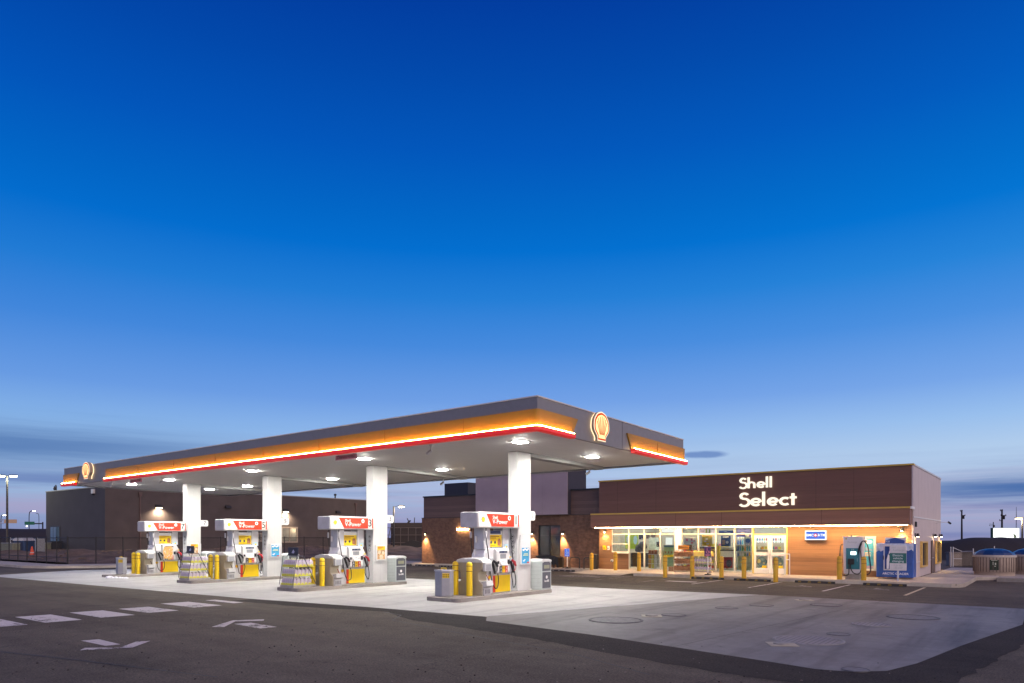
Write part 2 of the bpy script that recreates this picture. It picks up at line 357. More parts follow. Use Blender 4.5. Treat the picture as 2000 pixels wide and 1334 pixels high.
# ------------------------------------------------------------------ dusk sky
W = bpy.data.worlds.new('World'); S.world = W; W.use_nodes = True
def build_world():
    nt = W.node_tree; t = NT(nt); bg = nt.nodes['Background']
    tc = t.n('ShaderNodeTexCoord'); sp = t.n('ShaderNodeSeparateXYZ'); t.l(tc.outputs['Generated'], sp.inputs[0])
    x, y, z = sp.outputs
    el = t.math('MULTIPLY', t.math('ARCSINE', z), 180/math.pi)                 # elevation in degrees
    az = t.math('MULTIPLY', t.math('ARCTAN2', x, y), 180/math.pi)              # bearing in degrees
    e = t.math('DIVIDE', t.math('ADD', el, 0.0), 60.0, True)
    st = [(0, (.25,.27,.49)), (1.5, (.34,.38,.60)), (3.5, (.415,.525,.75)), (6.2, (.40,.555,.81)), (8.2, (.295,.485,.825)), (10.8, (.171,.355,.79)),
          (15.0, (.066,.260,.73)), (18.6, (.018,.212,.68)), (22.0, (.0012,.162,.63)), (24.2, (.0008,.140,.578)), (28.5, (.0008,.098,.503)), (33.1, (.0008,.069,.413)), (37.3, (.0008,.047,.350)), (45, (.001,.035,.29)), (60, (.004,.04,.26))]
    base = t.ramp(e, [(a/60, c) for a, c in st])
    # the west (right) is a touch paler than the south (left)
    sd = t.math('DIVIDE', t.math('ADD', az, 75), 75, True)
    base = t.mix(1.0, base, t.ramp(sd, [(0, (.80,.92,.97)), (.55, (1.0,1.0,1.0)), (1, (1.10,1.09,1.03))]), 'MULTIPLY')
    # thin stratus near the horizon
    cb = t.n('ShaderNodeCombineXYZ'); t.l(t.math('MULTIPLY', az, .035), cb.inputs[0]); t.l(t.math('MULTIPLY', el, .85), cb.inputs[1])
    n1 = t.n('ShaderNodeTexNoise', i_Scale=1.0, i_Detail=9.0, i_Roughness=.62); t.l(cb.outputs[0], n1.inputs['Vector'])
    cb2 = t.n('ShaderNodeCombineXYZ'); t.l(t.math('MULTIPLY', az, .03), cb2.inputs[0]); t.l(t.math('MULTIPLY', el, .62), cb2.inputs[1]); cb2.inputs[2].default_value = 7.3
    n2 = t.n('ShaderNodeTexNoise', i_Scale=1.0, i_Detail=9.0, i_Roughness=.6); t.l(cb2.outputs[0], n2.inputs['Vector'])
    low = t.ramp(e, [(0, 1.0), (3.2/60, .9), (5.2/60, .25), (8/60, 0.0)])
    pk = t.math('MULTIPLY', t.ramp(n1.outputs['Fac'], [(.44, 0.0), (.60, 1.0)]), t.ramp(e, [(0, .5), (1.2/60, .9), (3.2/60, .55), (5.5/60, 0.0)]))
    c = t.mix(t.math('MULTIPLY', pk, .60), base, (.46,.34,.52))
    bl = t.math('MULTIPLY', t.ramp(n2.outputs['Fac'], [(.46, 0.0), (.60, 1.0)]), low)
    c = t.mix(t.math('MULTIPLY', bl, .62), c, (.12,.18,.43))
    # heavier banks: far left and far right, and one small wisp past the canopy's end
    wob = t.math('MULTIPLY', t.math('SUBTRACT', n1.outputs['Fac'], .5), 3.0)
    def bank(a0, aw, e0, ew, soft=1.0):
        da = t.math('DIVIDE', t.math('SUBTRACT', az, a0), aw); de = t.math('DIVIDE', t.math('SUBTRACT', t.math('ADD', el, wob), e0), ew)
        r = t.math('ADD', t.math('POWER', t.math('ABSOLUTE', da), 4.0), t.math('POWER', t.math('ABSOLUTE', de), 2.0))
        return t.math('POWER', 2.718, t.math('MULTIPLY', r, -1.0))
    c = t.mix(t.math('MULTIPLY', bank(-80, 22, 6.2, 1.4), .80), c, (.06,.155,.41))
    c = t.mix(t.math('MULTIPLY', bank(-74, 14, 3.9, .55), .45), c, (.08,.15,.42))
    c = t.mix(t.math('MULTIPLY', bank(4, 13, 3.2, .80), .90), c, (.035,.125,.38))
    cw = t.n('ShaderNodeCombineXYZ'); t.l(t.math('MULTIPLY', az, .55), cw.inputs[0]); t.l(t.math('MULTIPLY', el, 1.6), cw.inputs[1])
    nw = t.n('ShaderNodeTexNoise', i_Scale=1.0, i_Detail=6.0, i_Roughness=.65); t.l(cw.outputs[0], nw.inputs['Vector'])
    da = t.math('DIVIDE', t.math('SUBTRACT', az, -22.3), 1.9); de = t.math('DIVIDE', t.math('SUBTRACT', el, 6.45), .30)
    wm = t.math('POWER', 2.718, t.math('MULTIPLY', t.math('ADD', t.math('MULTIPLY', da, da), t.math('MULTIPLY', de, de)), -1.0))
    wm = t.ramp(t.math('MULTIPLY', wm, t.math('ADD', nw.outputs['Fac'], .35)), [(.22, 0.0), (.55, 1.0)])
    c = t.mix(t.math('MULTIPLY', wm, .75), c, (.10,.20,.50))
    # afterglow of the sunset, on the side behind the camera
    s = NT(nt)
    dx, dy = .94, -.34
    dt = t.math('ADD', t.math('MULTIPLY', x, dx), t.math('MULTIPLY', y, dy))
    gl = t.math('MULTIPLY', t.ramp(dt, [(.0, 0.0), (.9, 1.0)]), t.ramp(e, [(0, 1.0), (12/60, .95), (35/60, .8), (1, .5)]))
    c = t.mix(gl, c, GLOWC, 'ADD')
    # ground side of the sphere stays dark
    c = t.mix(t.math('LESS_THAN', z, -.014), c, (.02,.02,.03))
    t.l(c, bg.inputs['Color']); bg.inputs['Strength'].default_value = 1.0
GLOWC = (1.40, .98, .66)
build_world()

cam = bpy.data.cameras.new('Camera'); cam_o = bpy.data.objects.new('Camera', cam); COL.objects.link(cam_o)
cam.sensor_width = 36; cam.lens = 36*F/2000; cam.shift_y = (HY-667)/2000; cam.clip_end = 6000; cam.clip_start = .1
cam_o.location = (0,0,EYE); cam_o.rotation_euler = (R(90), 0, R(TH)); S.camera = cam_o
S.view_settings.view_transform = 'Standard'; S.view_settings.look = 'None'; S.view_settings.exposure = 0; S.view_settings.gamma = 1
S.render.engine = 'CYCLES'; S.cycles.use_denoising = True; S.cycles.max_bounces = 8; S.cycles.sample_clamp_indirect = 6
S.cycles.transparent_max_bounces = 16; S.cycles.caustics_reflective = False; S.cycles.caustics_refractive = False
sun = bpy.data.lights.new('sun_afterglow', 'SUN'); sun.energy = .6; sun.angle = R(40); sun.color = (1,.76,.60)
so = bpy.data.objects.new('sun_afterglow', sun); COL.objects.link(so); so.rotation_euler = Vector((-.93,.37,-.70)).to_track_quat('-Z','Y').to_euler()

# ------------------------------------------------------------------ ground
sheet('ground', [(-330,-120),(200,-120),(200,300),(-330,300)], -.03, mat('prairie_ground', (.07,.06,.05), .95, var=.25, vscale=.05))
sheet('asphalt_lot', [(-140,-60),(60,-60),(60,75),(-10,75),(-10,60),(-36,60),(-46,40),(-140,16)], 0, ASPH)
fore = [(-41.8,11.95),(-30,12.15),(-19.95,12.4),(-14.75,12.9),(-10.72,13.05),(-9.9,15.8),(-7.6,23.5),(-12,23.0),(-43,23.0),(-44.5,17)]
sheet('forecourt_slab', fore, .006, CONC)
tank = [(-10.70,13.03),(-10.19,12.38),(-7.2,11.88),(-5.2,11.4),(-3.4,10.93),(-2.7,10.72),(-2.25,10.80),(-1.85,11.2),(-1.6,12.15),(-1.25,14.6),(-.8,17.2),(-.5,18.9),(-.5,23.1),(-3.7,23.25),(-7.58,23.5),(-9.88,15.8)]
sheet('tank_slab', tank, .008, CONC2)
# re-laid strip of dark asphalt along the concrete
outer = [(-19.5,11.75),(-16.2,11.85),(-14.6,12.2),(-13.4,12.35),(-12.3,11.75),(-11.6,11.45),(-9.2,11.05),(-6.84,10.5),(-5.2,10.0),(-3.8,9.65),(-2.6,9.6),(-1.75,9.95),(-1.0,10.8),(-.75,12.6),(-.45,15.0),(-.1,17.5),(.15,19),(.2,23.6)]
inner = [(-.5,23.2),(-.5,18.9),(-.8,17.2),(-1.25,14.6),(-1.6,12.15),(-1.85,11.2),(-2.25,10.80),(-2.7,10.72),(-3.4,10.93),(-5.2,11.4),(-7.2,11.88),(-10.19,12.38),(-10.72,13.0),(-14.75,12.88),(-19.5,12.4)]
jit = []
for (ax,ay),(bx,by) in zip(outer, outer[1:]):
    n = max(1, int(math.hypot(bx-ax,by-ay)/.25))
    for i in range(n):
        jit.append((ax+(bx-ax)*i/n+random.uniform(-.05,.05), ay+(by-ay)*i/n+random.uniform(-.05,.05)))
sheet('asphalt_patch', jit+[outer[-1]]+inner, .004, ASPH2)
def strip(mb, a, b, w, z, mi=0):
    d = Vector((b[0]-a[0], b[1]-a[1])).normalized()*w/2; nx, ny = -d.y, d.x
    mb.add([(a[0]+nx,a[1]+ny,z),(b[0]+nx,b[1]+ny,z),(b[0]-nx,b[1]-ny,z),(a[0]-nx,a[1]-ny,z)], [(0,1,2,3)], mi)
mb = MB()
for x in (-39.2,-31.9,-24.8,-17.7): strip(mb, (x,12.6), (x,23), .022, .0095)
for yy in (17.4,): strip(mb, (-43.5,yy), (-9.5,yy), .022, .0098)
strip(mb, (-10.72,13.05), (-7.6,23.5), .03, .0104)
for a, b in (((-8.9,19.6),(-.5,19.2)),((-9.6,15.6),(-1.2,15.1)),((-5.2,11.4),(-4.0,23.2))): strip(mb, a, b, .016, .0101)
struct(mb.build('concrete_joints', mat('joint_filler', (.08,.075,.07), .9)))
mb = MB(); rr = random.Random(5)
for i in range(520):
    px, py = rr.uniform(-50,2050), rr.uniform(1190,1345); d = F*EYE/(py-HY); x, y = bear(px, d)
    if y > 12 and x > -42: continue
    q = rr.choice((.006,.008,.008,.012,.016)); P = bmesh.new(); bmesh.ops.create_icosphere(P, subdivisions=1, radius=1)
    mb.add([(x+v.co.x*q*rr.uniform(.7,1.3), y+v.co.y*q*rr.uniform(.7,1.3), q*.4+v.co.z*q*.6) for v in P.verts], [tuple(v.index for v in f.verts) for f in P.faces], rr.choice((0,0,0,1))); P.free()
struct(mb.build('gravel', [mat('dark_grit',(.03,.025,.022),.9), mat('pale_grit',(.22,.19,.16),.9)]), 'stuff')
# tar lines in the asphalt
mb = MB()
for x, pts in enumerate(([(-24,10.9),(-21,11.1),(-18.6,11.3),(-16.5,11.55)], [(-13.5,12.3),(-12.6,12.05),(-12.0,11.2),(-10.4,10.8),(-8.6,10.3),(-6.2,9.75),(-4.4,8.9)], [(-17.5,3.2),(-15.0,3.9),(-12.0,4.6),(-9,5.2)])):
    for a, b in zip(pts, pts[1:]): strip(mb, a, b, .03, .0045)
struct(mb.build('tar_lines', mat('tar', (.012,.012,.012), .6)))
# painted markings
def para(name, pts, m, z=.0062): return sheet(name, pts, z, m)
for i, (yy, x0, x1, w) in enumerate(((5.45,-19.3,-17.7,.74),(6.55,-19.55,-17.75,.74),(7.75,-19.6,-17.82,.76),(8.93,-19.6,-18.0,.76),(10.35,-20.2,-18.4,.8),(11.45,-20.2,-18.7,.3))):
    para('crosswalk_bar', [(x0-.05,yy-w/2),(x1,yy-w/2),(x1+.03,yy+w/2),(x0,yy+w/2)], PAINTW)
para('arrow_marking', [(-14.12,8.02),(-13.9,8.18),(-14.63,8.88),(-14.21,9.33),(-14.47,9.51),(-14.86,8.96)], PAINTW2)
para('arrow_marking', [(-14.22,8.60),(-14.12,8.95),(-13.02,8.86),(-13.08,8.50)], PAINTW2)
para('arrow_marking', [(-14.14,5.50),(-14.08,5.78),(-13.11,5.74),(-13.13,5.50)], PAINTW2)
para('arrow_marking', [(-12.94,5.01),(-13.17,5.18),(-12.74,5.58),(-13.21,6.05),(-13.12,6.27),(-12.57,5.71),(-12.75,5.29)], PAINTW2)
for x, y0, y1, m in ((-16.1,27.0,30.4,PAINTG),(-13.9,27.0,30.4,PAINTG),(-11.6,27.2,30.6,PAINTW),(-9.08,26.6,30.7,PAINTW),(-6.4,26.4,30.7,PAINTW),(-3.8,26.1,30.7,mat('yellowed_paint',(.60,.50,.32),.8,var=.1))):
    para('parking_line', [(x-.05,y0),(x+.05,y0),(x+.05,y1),(x-.05,y1)], m)
para('crosswalk_bar', [(-13.3,28.3),(-11.9,28.3),(-11.9,28.75),(-13.3,28.75)], PAINTW)
for k in range(5): para('hatch_marking', [(-19.6+k*.55,28.6),(-19.2+k*.55,28.6),(-18.4+k*.55,31.0),(-18.8+k*.55,31.0)], PAINTG)
for cx in (-7.75,-5.1):   # worn stencils of a charging plug in two bays
    para('bay_marking', [(cx-.5,28.3),(cx+.5,28.3),(cx+.4,28.65),(cx-.4,28.65)], PAINTG); para('bay_marking', [(cx-.12,28.7),(cx+.12,28.7),(cx+.1,29.3),(cx-.1,29.3)], PAINTG)
# kerbed pavements
def slab(name, poly, z, m, top=None):
    mb = MB(); mb.prism(poly, 'z', -.02, z); return struct(mb.build(name, m, bevel=.015))
ysw = 31.25
slab('shop_pavement', [(-16.35,ysw),(-3.0,ysw),(-2.75,31.45),(-2.62,31.9),(-2.62,37.2),(-1.9,38.0),(-1.9,48),(-4.62,48),(-4.62,36),(-19.9,36),(-19.9,33.5),(-16.35,33.5)], .15, WALK)
mb = MB()   # flared kerb ramp
mb.add([(-19.9,33.5,.15),(-16.35,33.5,.15),(-16.35,31.35,.15),(-17.0,31.0,.012),(-18.9,31.2,.012),(-20.6,32.0,.012),(-20.6,33.5,.012)], [(0,1,2,3,4),(0,4,5,6)])
struct(mb.build('kerb_ramp', WALK))
slab('neighbour_pavement', [(-38.2,34.6),(-37.2,33.9),(-20.6,33.5),(-19.9,33.5),(-19.9,36),(-38.2,37.4)], .14, WALK)
slab('bin_pad', [(-1.88,37.0),(6,36.6),(6,45),(-1.88,45)], .13, WALK)
mb = MB(); mb.prism([(-1.88,36.75),(6,36.35),(6,36.58),(-1.88,36.98)], 'z', -.02, .17); struct(mb.build('bin_pad_kerb', KERB, bevel=.02))
walk = [(-90,17.0),(-60,16.6),(-50.6,16.35),(-48.6,17.0),(-47.2,19.0),(-44,26),(-40.6,33.6),(-38.6,36.4),(-38.6,37.6),(-41.5,37.6),(-46.8,27.5),(-49.8,20.5),(-51.5,18.6),(-60,18.7),(-90,18.9)]
slab('side_pavement', walk, .15, WALK)
def covers():
    rim = mat('cast_iron', (.13,.127,.12), .6, .4, var=.2, vscale=20, bump=.3, bscale=90); steel = custom('checker_plate', stripes_fn((.24,.22,.21), 0, .09, .28, .55), .5)
    L = [(-7.9,14.25,.62,'plain'),(-3.55,13.62,.62,'checker'),(-2.6,19.0,.56,'plain'),(-2.22,10.98,.19,'plain'),(-5.0,21.0,.42,'plain'),(-3.1,16.9,.40,'checker'),(-3.3,14.8,.22,'plain'),(-6.9,18.5,.3,'plain'),(-6.4,19.8,.33,'plain'),(-7.3,16.05,.3,'plain')]
    nm = ['large plain round tank cover on the concrete nearest the forecourt seam','large round chequer plate tank cover near the front of the slab','large pale rimmed tank cover near the right edge of the slab',
          'small round cap at the very front edge of the concrete slab','faint round cover far back on the slab','dull chequer plate cover in the middle right of the slab','small dark cover behind the large chequer plate','oval looking dull cover in the back left of the slab','dull cover furthest back left on the slab','dark cover right of the raised left fill cap']
    for (x,y,r,k), lb in zip(L, nm):
        t = thing('tank_cover', lb, 'cover', (x,y,.009))
        mb = MB(); mb.lathe([(r*.9,.0),(r*.9,.014),(r,.012),(r,.0)], n=40); mb.build('rim', rim if k == 'plain' else mat('worn_rim',(.27,.26,.25),.6,.3,var=.2), t)
        mb = MB(); mb.lathe([(r*.89,.0),(r*.89,.009)], n=40); mb.build('plate', steel if k == 'checker' else mat('cover_plate', (.20,.19,.175), .65, .1, var=.3, vscale=9, bump=.2), t)
    for (x,y), lb in (((-7.62,15.5),'white rimmed raised fill cap on the left of the slab'),((-3.78,12.8),'tan square fill cap beside the big chequer plate'),((-5.9,22.2),'white rimmed fill cap at the back of the slab')):
        t = thing('fill_cap', lb, 'cover', (x,y,.009), .5)
        mb = MB(); mb.box(-.24,.24,-.24,.24,0,.012); mb.build('base_plate', mat('tan_plate', (.42,.38,.28), .7, var=.15), t, bevel=.01)
        mb = MB(); mb.lathe([(.15,.012),(.15,.028),(.12,.036),(.0,.038)], n=20); mb.build('lid', mat('pale_lid', (.30,.28,.24), .6, var=.2), t)
covers()

# ------------------------------------------------------------------ emblem (scallop) outline used on the canopy, pumps and stickers
def scallop(w, ribs=7, scale=1.0, lobes=True):
    pts = []
    n = 42
    for i in range(n+1):
        a = R(205 - 230*i/n)
        r = .5*(1 + (.018*abs(math.sin((i/n)*math.pi*ribs)) if lobes else 0))
        pts.append((r*math.cos(a)*1.0, r*math.sin(a)*.93 + .06))
    pts += [(.285,-.30),(.265,-.36),(.27,-.45),(-.27,-.45),(-.265,-.36),(-.285,-.30)]
    return [(p[0]*w*scale, p[1]*w*scale) for p in pts]
def emblem(parent, face, loc, w, depth=.25, lit=True):
    """raised sign box with back-lit rim, red outline, yellow shell and red ribs; returns its parts"""
    ax = 'y' if face == '-y' else 'x'; sg = -1 if face == '-y' else 1
    def pr(nm, sc, a, b, m, dz=0, par=parent):
        mb = MB(); poly = [(p[0], p[1]+dz) for p in scallop(w, scale=sc)]
        if ax == 'y': mb.prism([(loc[0]+p[0], loc[2]+p[1]) for p in poly], 'y', loc[1]-a, loc[1]-b)
        else: mb.prism([(loc[1]+p[0], loc[2]+p[1]) for p in poly], 'x', loc[0]+a, loc[0]+b)
        return mb.build(nm, m, par)
    if lit:
        pr('emblem_back_glow', .97, .02, .06, glow('rim_glow', (1,.72,.42), 2))
        body = pr('emblem_box', 1.0, .06, depth, mat('emblem_side', (.42,.33,.25), .5))
        pr('emblem_face', 1.0, depth, depth+.006, glow('emblem_white', (1,.84,.60), 1.25))
        pr('emblem_outline', .92, depth+.006, depth+.012, glow('emblem_red', (.95,.07,.01), .85))
        pr('emblem_shell', .80, depth+.012, depth+.018, glow('emblem_yellow', (1,.76,.34), 1.55))
        mb = MB(); e = depth+.021
        for k in range(-3, 4):
            a = R(90 - k*21); b0 = (.05*k*w*.9, -.24*w); b1 = (math.cos(a)*.35*w, math.sin(a)*.325*w + .05*w)
            d = Vector((b1[0]-b0[0], b1[1]-b0[1])).normalized(); nx, ny = -d.y*w*.017, d.x*w*.017
            q = [(b0[0]+nx,b0[1]+ny),(b1[0]+nx,b1[1]+ny),(b1[0]-nx,b1[1]-ny),(b0[0]-nx,b0[1]-ny)]
            if ax == 'y': mb.prism([(loc[0]+p[0], loc[2]+p[1]) for p in q], 'y', loc[1]-e+.004, loc[1]-e)
            else: mb.prism([(loc[1]+p[0], loc[2]+p[1]) for p in q], 'x', loc[0]+e-.004, loc[0]+e)
        mb.build('emblem_ribs', glow('emblem_rib', (.85,.10,.02), .8), parent)
    else:
        pr('emblem_outline', 1.0, 0, .004, REDP); pr('emblem_shell', .86, .004, .008, YELP)

# ------------------------------------------------------------------ fuel canopy
CX0, CX1, CY0, CY1 = -41.47, -10.85, 15.32, 24.68
def cz(x, y): return .0043*(x+25) - .0146*(y-19)          # the deck falls slightly towards the back
def cw(v): return (v[0], v[1], v[2] + cz(v[0], v[1]))
def colw(v): return (v[0], v[1], v[2] + (cz(v[0], v[1]) if v[2] > 4 else 0))
cano = thing('fuel_canopy', 'long flat petrol station canopy with glowing amber and red edge on white columns', 'canopy', (0,0,0))
mb = MB(); mb.box(CX0+.12,CX1-.12,CY0+.12,CY1-.12,4.72,5.3); mb.build('soffit', SOFFIT, cano, warp=cw)
mb = MB(); mb.box(CX0,CX1,CY0,CY0+.1,4.66,5.53).box(CX0,CX1,CY1-.1,CY1,4.66,5.53).box(CX0,CX0+.1,CY0+.1,CY1-.1,4.66,5.53).box(CX1-.1,CX1,CY0+.1,CY1-.1,4.66,5.53)
mb.box(CX0+.1,CX1-.1,CY0+.1,CY1-.1,5.3,5.35); mb.build('fascia', FGRY, cano, warp=cw)
mb = MB(); mb.box(CX0-.02,CX1+.02,CY0-.02,CY0+.12,5.53,5.56).box(CX1-.12,CX1+.02,CY0+.12,CY1+.02,5.53,5.56); mb.build('coping', LGREY, cano, warp=cw)
GLO = glow('amber_tube', (1,.64,.20), 70)
def band(path, z_end0, z_end1):
    """raised amber panel, light tube and red bar along an (x,y) path lying on the fascia"""
    P = [Vector((*p, 0)) for p in path]
    def off(i, d):
        ns = []
        for a, b in ((i-1,i),(i,i+1)):
            if a >= 0 and b < len(P):
                t = (P[b]-P[a]).normalized(); ns.append(Vector((t.y,-t.x,0)))
        n = sum(ns, Vector()); n.normalize(); k = 1/max(.5, n.dot(ns[0])); return P[i] + n*d*k
    def ext(prof, nm, m, slant=0):
        mb = MB(); rows = []
        for i in range(len(P)):
            r = []
            for d, z in prof:
                p = off(i, d)
                s = slant*(z-4.68)/.5
                if i == 0 and z_end0: p = p - (P[1]-P[0]).normalized()*s
                if i == len(P)-1 and z_end1: p = p + (P[-1]-P[-2]).normalized()*s
                r.append((p.x, p.y, z))
            rows += r
        n = len(prof); f = [(i*n+k, i*n+(k+1)%n, (i+1)*n+(k+1)%n, (i+1)*n+k) for i in range(len(P)-1) for k in range(n)]
        f += [tuple(range(n)), tuple((len(P)-1)*n+k for k in range(n-1,-1,-1))]
        mb.add(rows, f); return mb.build(nm, m, cano, warp=cw)
    ext([(.005,4.735),(.04,4.735),(.06,5.20),(.005,5.20)], 'amber_panel', FYEL, .30)
    ext([(.005,4.595),(.14,4.595),(.178,4.625),(.178,4.695),(.15,4.728),(.005,4.735)], 'red_bar', FRED, .05)
    mb = MB(); mb.tube([(off(i,.135).x, off(i,.135).y, 4.745) for i in range(len(P))], .010, 8); mb.build('light_tube', GLO, cano, warp=cw)
arc = [(CX1-.05+.05*math.sin(R(a)), CY0+.05-.05*math.cos(R(a))) for a in range(0, 91, 10)]
band([(-36.45,CY0)] + arc + [(CX1,16.95)], False, True)
band([(CX1,20.55),(CX1,CY1)], True, False)
band([(CX0,16.9),(CX0,CY0+.001),(-39.85,CY0)][1:], False, True)
JS = mat('amber_joint', (.25,.12,.01), .8)  # darker amber seams between the fascia panels
for x in (-33.2,-29.9,-26.6,-23.3,-20,-16.7,-13.4): MB().box(x-.006,x+.006,CY0-.062,CY0-.03,4.78,5.19).build('panel_joint', JS, cano, warp=cw)
MB().box(CX1+.03,CX1+.062,22.4,22.412,4.78,5.19).build('panel_joint', JS, cano, warp=cw)
MB().box(CX1,CX1+.004,19.98,19.995,4.68,5.53).build('fascia_seam', DARK, cano, warp=cw)
emblem(cano, '-y', (-38.25,CY0,5.20+cz(-38.6,CY0)), .86, .22)
emblem(cano, '+x', (CX1,18.45,5.11+cz(CX1,18.4)), .90, .14)
COLX = [-14.05-7.083*k for k in range(4)]; COLY = 18.71
for x in COLX:
    mb = MB(); mb.box(x-.40,x,COLY,COLY+.75,.12,4.70); mb.box(x-.42,x+.02,COLY-.02,COLY+.77,.12,.17)
    c = mb.build('column', mat('column_white',(.66,.66,.645),.35,var=.02), cano, bevel=.012, warp=colw)
    mb = MB(); mb.box(x-.1985,x-.2015,COLY-.0025,COLY,.2,4.6).box(x-.001,x+.0025,COLY+.37,COLY+.374,.2,4.6); mb.build('cover_seam', LGREY, c)
    mb = MB(); mb.box(x-.5,x+.1,COLY+.76,COLY+.95,4.60,4.72); mb.build('cross_beam', SOFFIT, cano, warp=cw) if x < -40 else None
for x in COLX: MB().box(x-.40,x,COLY+.755,CY1-.35,4.60,4.725).build('deck_beam', mat('beam_grey',(.36,.36,.35),.6), cano, warp=cw)
# recessed lights under the deck
LENS = glow('led_lens', (1,.965,.90), 820)
def ceiling_light():
    t = thing('canopy_light', 'white', 'canopy light')
    mb = MB(); mb.box(-.25,.25,-.25,.25,-.015,.0); mb.build('housing', WHITE, t, bevel=.008)
    mb = MB(); mb.box(-.16,.16,-.16,.16,-.034,-.028); mb.build('lens', LENS, t)
    mb = MB(); mb.box(-.165,.165,-.165,.165,-.028,-.0155); mb.build('lens_rim', glow('led_rim', (1,.96,.88), 60), t)
    return t
CL = ceiling_light(); first = True
spots = []
for k in range(4):
    ps = ['number seven','number five','number three','number one'][3-k]
    spots.append((COLX[k]+1.28, 17.15, f'square recessed light under the front of the canopy by the column flagged {["1","3","5","7"][k]}'))
    spots.append((COLX[k]+1.18 if k else COLX[k]+1.25, 21.4, f'square recessed light under the back of the canopy past the column flagged {["1","3","5","7"][k]}'))
spots += [(-38.2,17.3,'square recessed light at the far left front end of the canopy'),(-37.7,21.3,'square recessed light at the far left back end of the canopy'),(-16.4,17.13,'square') ]
spots = spots[:-1]
for x, y, lb in spots:
    o = CL if first else dup(CL, (0,0,0)); first = False
    o.location = (x, y, 4.72+cz(x,y)); o['label'] = lb; o['group'] = 'recessed lights under the canopy'
# hanging clearance boards, small cameras
CLR = mat('mauve_board', (.62,.36,.44), .5, var=.05)
for x, lb, nm in ((onY(676,15.62),'mauve clearance board hanging under the canopy front between pumps 3 and 1','clearance_sign'),(onY(266,15.62),'mauve clearance board hanging under the canopy near its left emblem','clearance_sign')):
    t = thing(nm, lb, 'sign', (x, 15.62, 4.46+cz(x,15.5)), 0, 'clearance boards under the canopy')
    mb = MB(); mb.box(-.55,.55,-.012,.012,0,.16); mb.build('board', CLR, t, bevel=.004)
    mb = MB(); mb.box(-.40,-.385,-.006,.006,.16,.27).box(.385,.40,-.006,.006,.16,.27); mb.build('hanger', LGREY, t)
    text('Clearance 4.50m', .135, (0,-.014,.08), '-y', INK, t, ext=.001)
def camera_unit(x, y, z, lb, aim=-1):
    t = thing('security_camera', lb, 'camera', (x,y,z))
    mb = MB(); mb.lathe([(.06,0),(.06,-.03),(.02,-.04),(.02,-.16)], n=12); mb.build('mount', WHITE, t)
    mb = MB(); mb.tube([(-.03*aim,.0,-.17),(.08*aim,-.04,-.25),(.12*aim,-.06,-.29)], [.045,.05,.05], 10); mb.build('camera_body', LGREY, t)
for x,y,lb in ((-15.5,16.1,'small white camera under the canopy front between columns 3 and 1'),(-22.6,24.3,'small white camera at the canopy back edge left of column 1'),(-14.6,24.2,'small white camera at the canopy back edge right of column 1'),
               (-37.2,15.9,'small white camera beneath the canopy beside the left emblem'),(-33.0,16.3,'small white camera under the canopy near column 7')):
    camera_unit(x, y, 4.72+cz(x,y), lb)

# ------------------------------------------------------------------ pump islands and what stands on them
NUM = ['1','3','5','7']
IH = .12
def island(k):
    x = -14.28-7.083*k; y0 = 15.28 if k == 0 else 14.95
    r = .14; x0, x1, y1 = x-.68, x+.66, 20.2
    poly = []
    for cx, cy, a0 in ((x1-r,y0+r,-90),(x1-r,y1-r,0),(x0+r,y1-r,90),(x0+r,y0+r,180)):
        for a in range(0, 91, 15): poly.append((cx+r*math.cos(R(a0+a)), cy+r*math.sin(R(a0+a))))
    mb = MB(); mb.prism([(p[0]-x,p[1]-17.6) for p in poly], 'z', -.01, IH)
    o = mb.build('pump_island', KERB, bevel=.012); o.location = (x,17.6,0)
    tag(o, f'raised concrete island with rounded corners under pump {NUM[k]}', 'pump island', 'concrete pump islands')
for k in range(4): island(k)

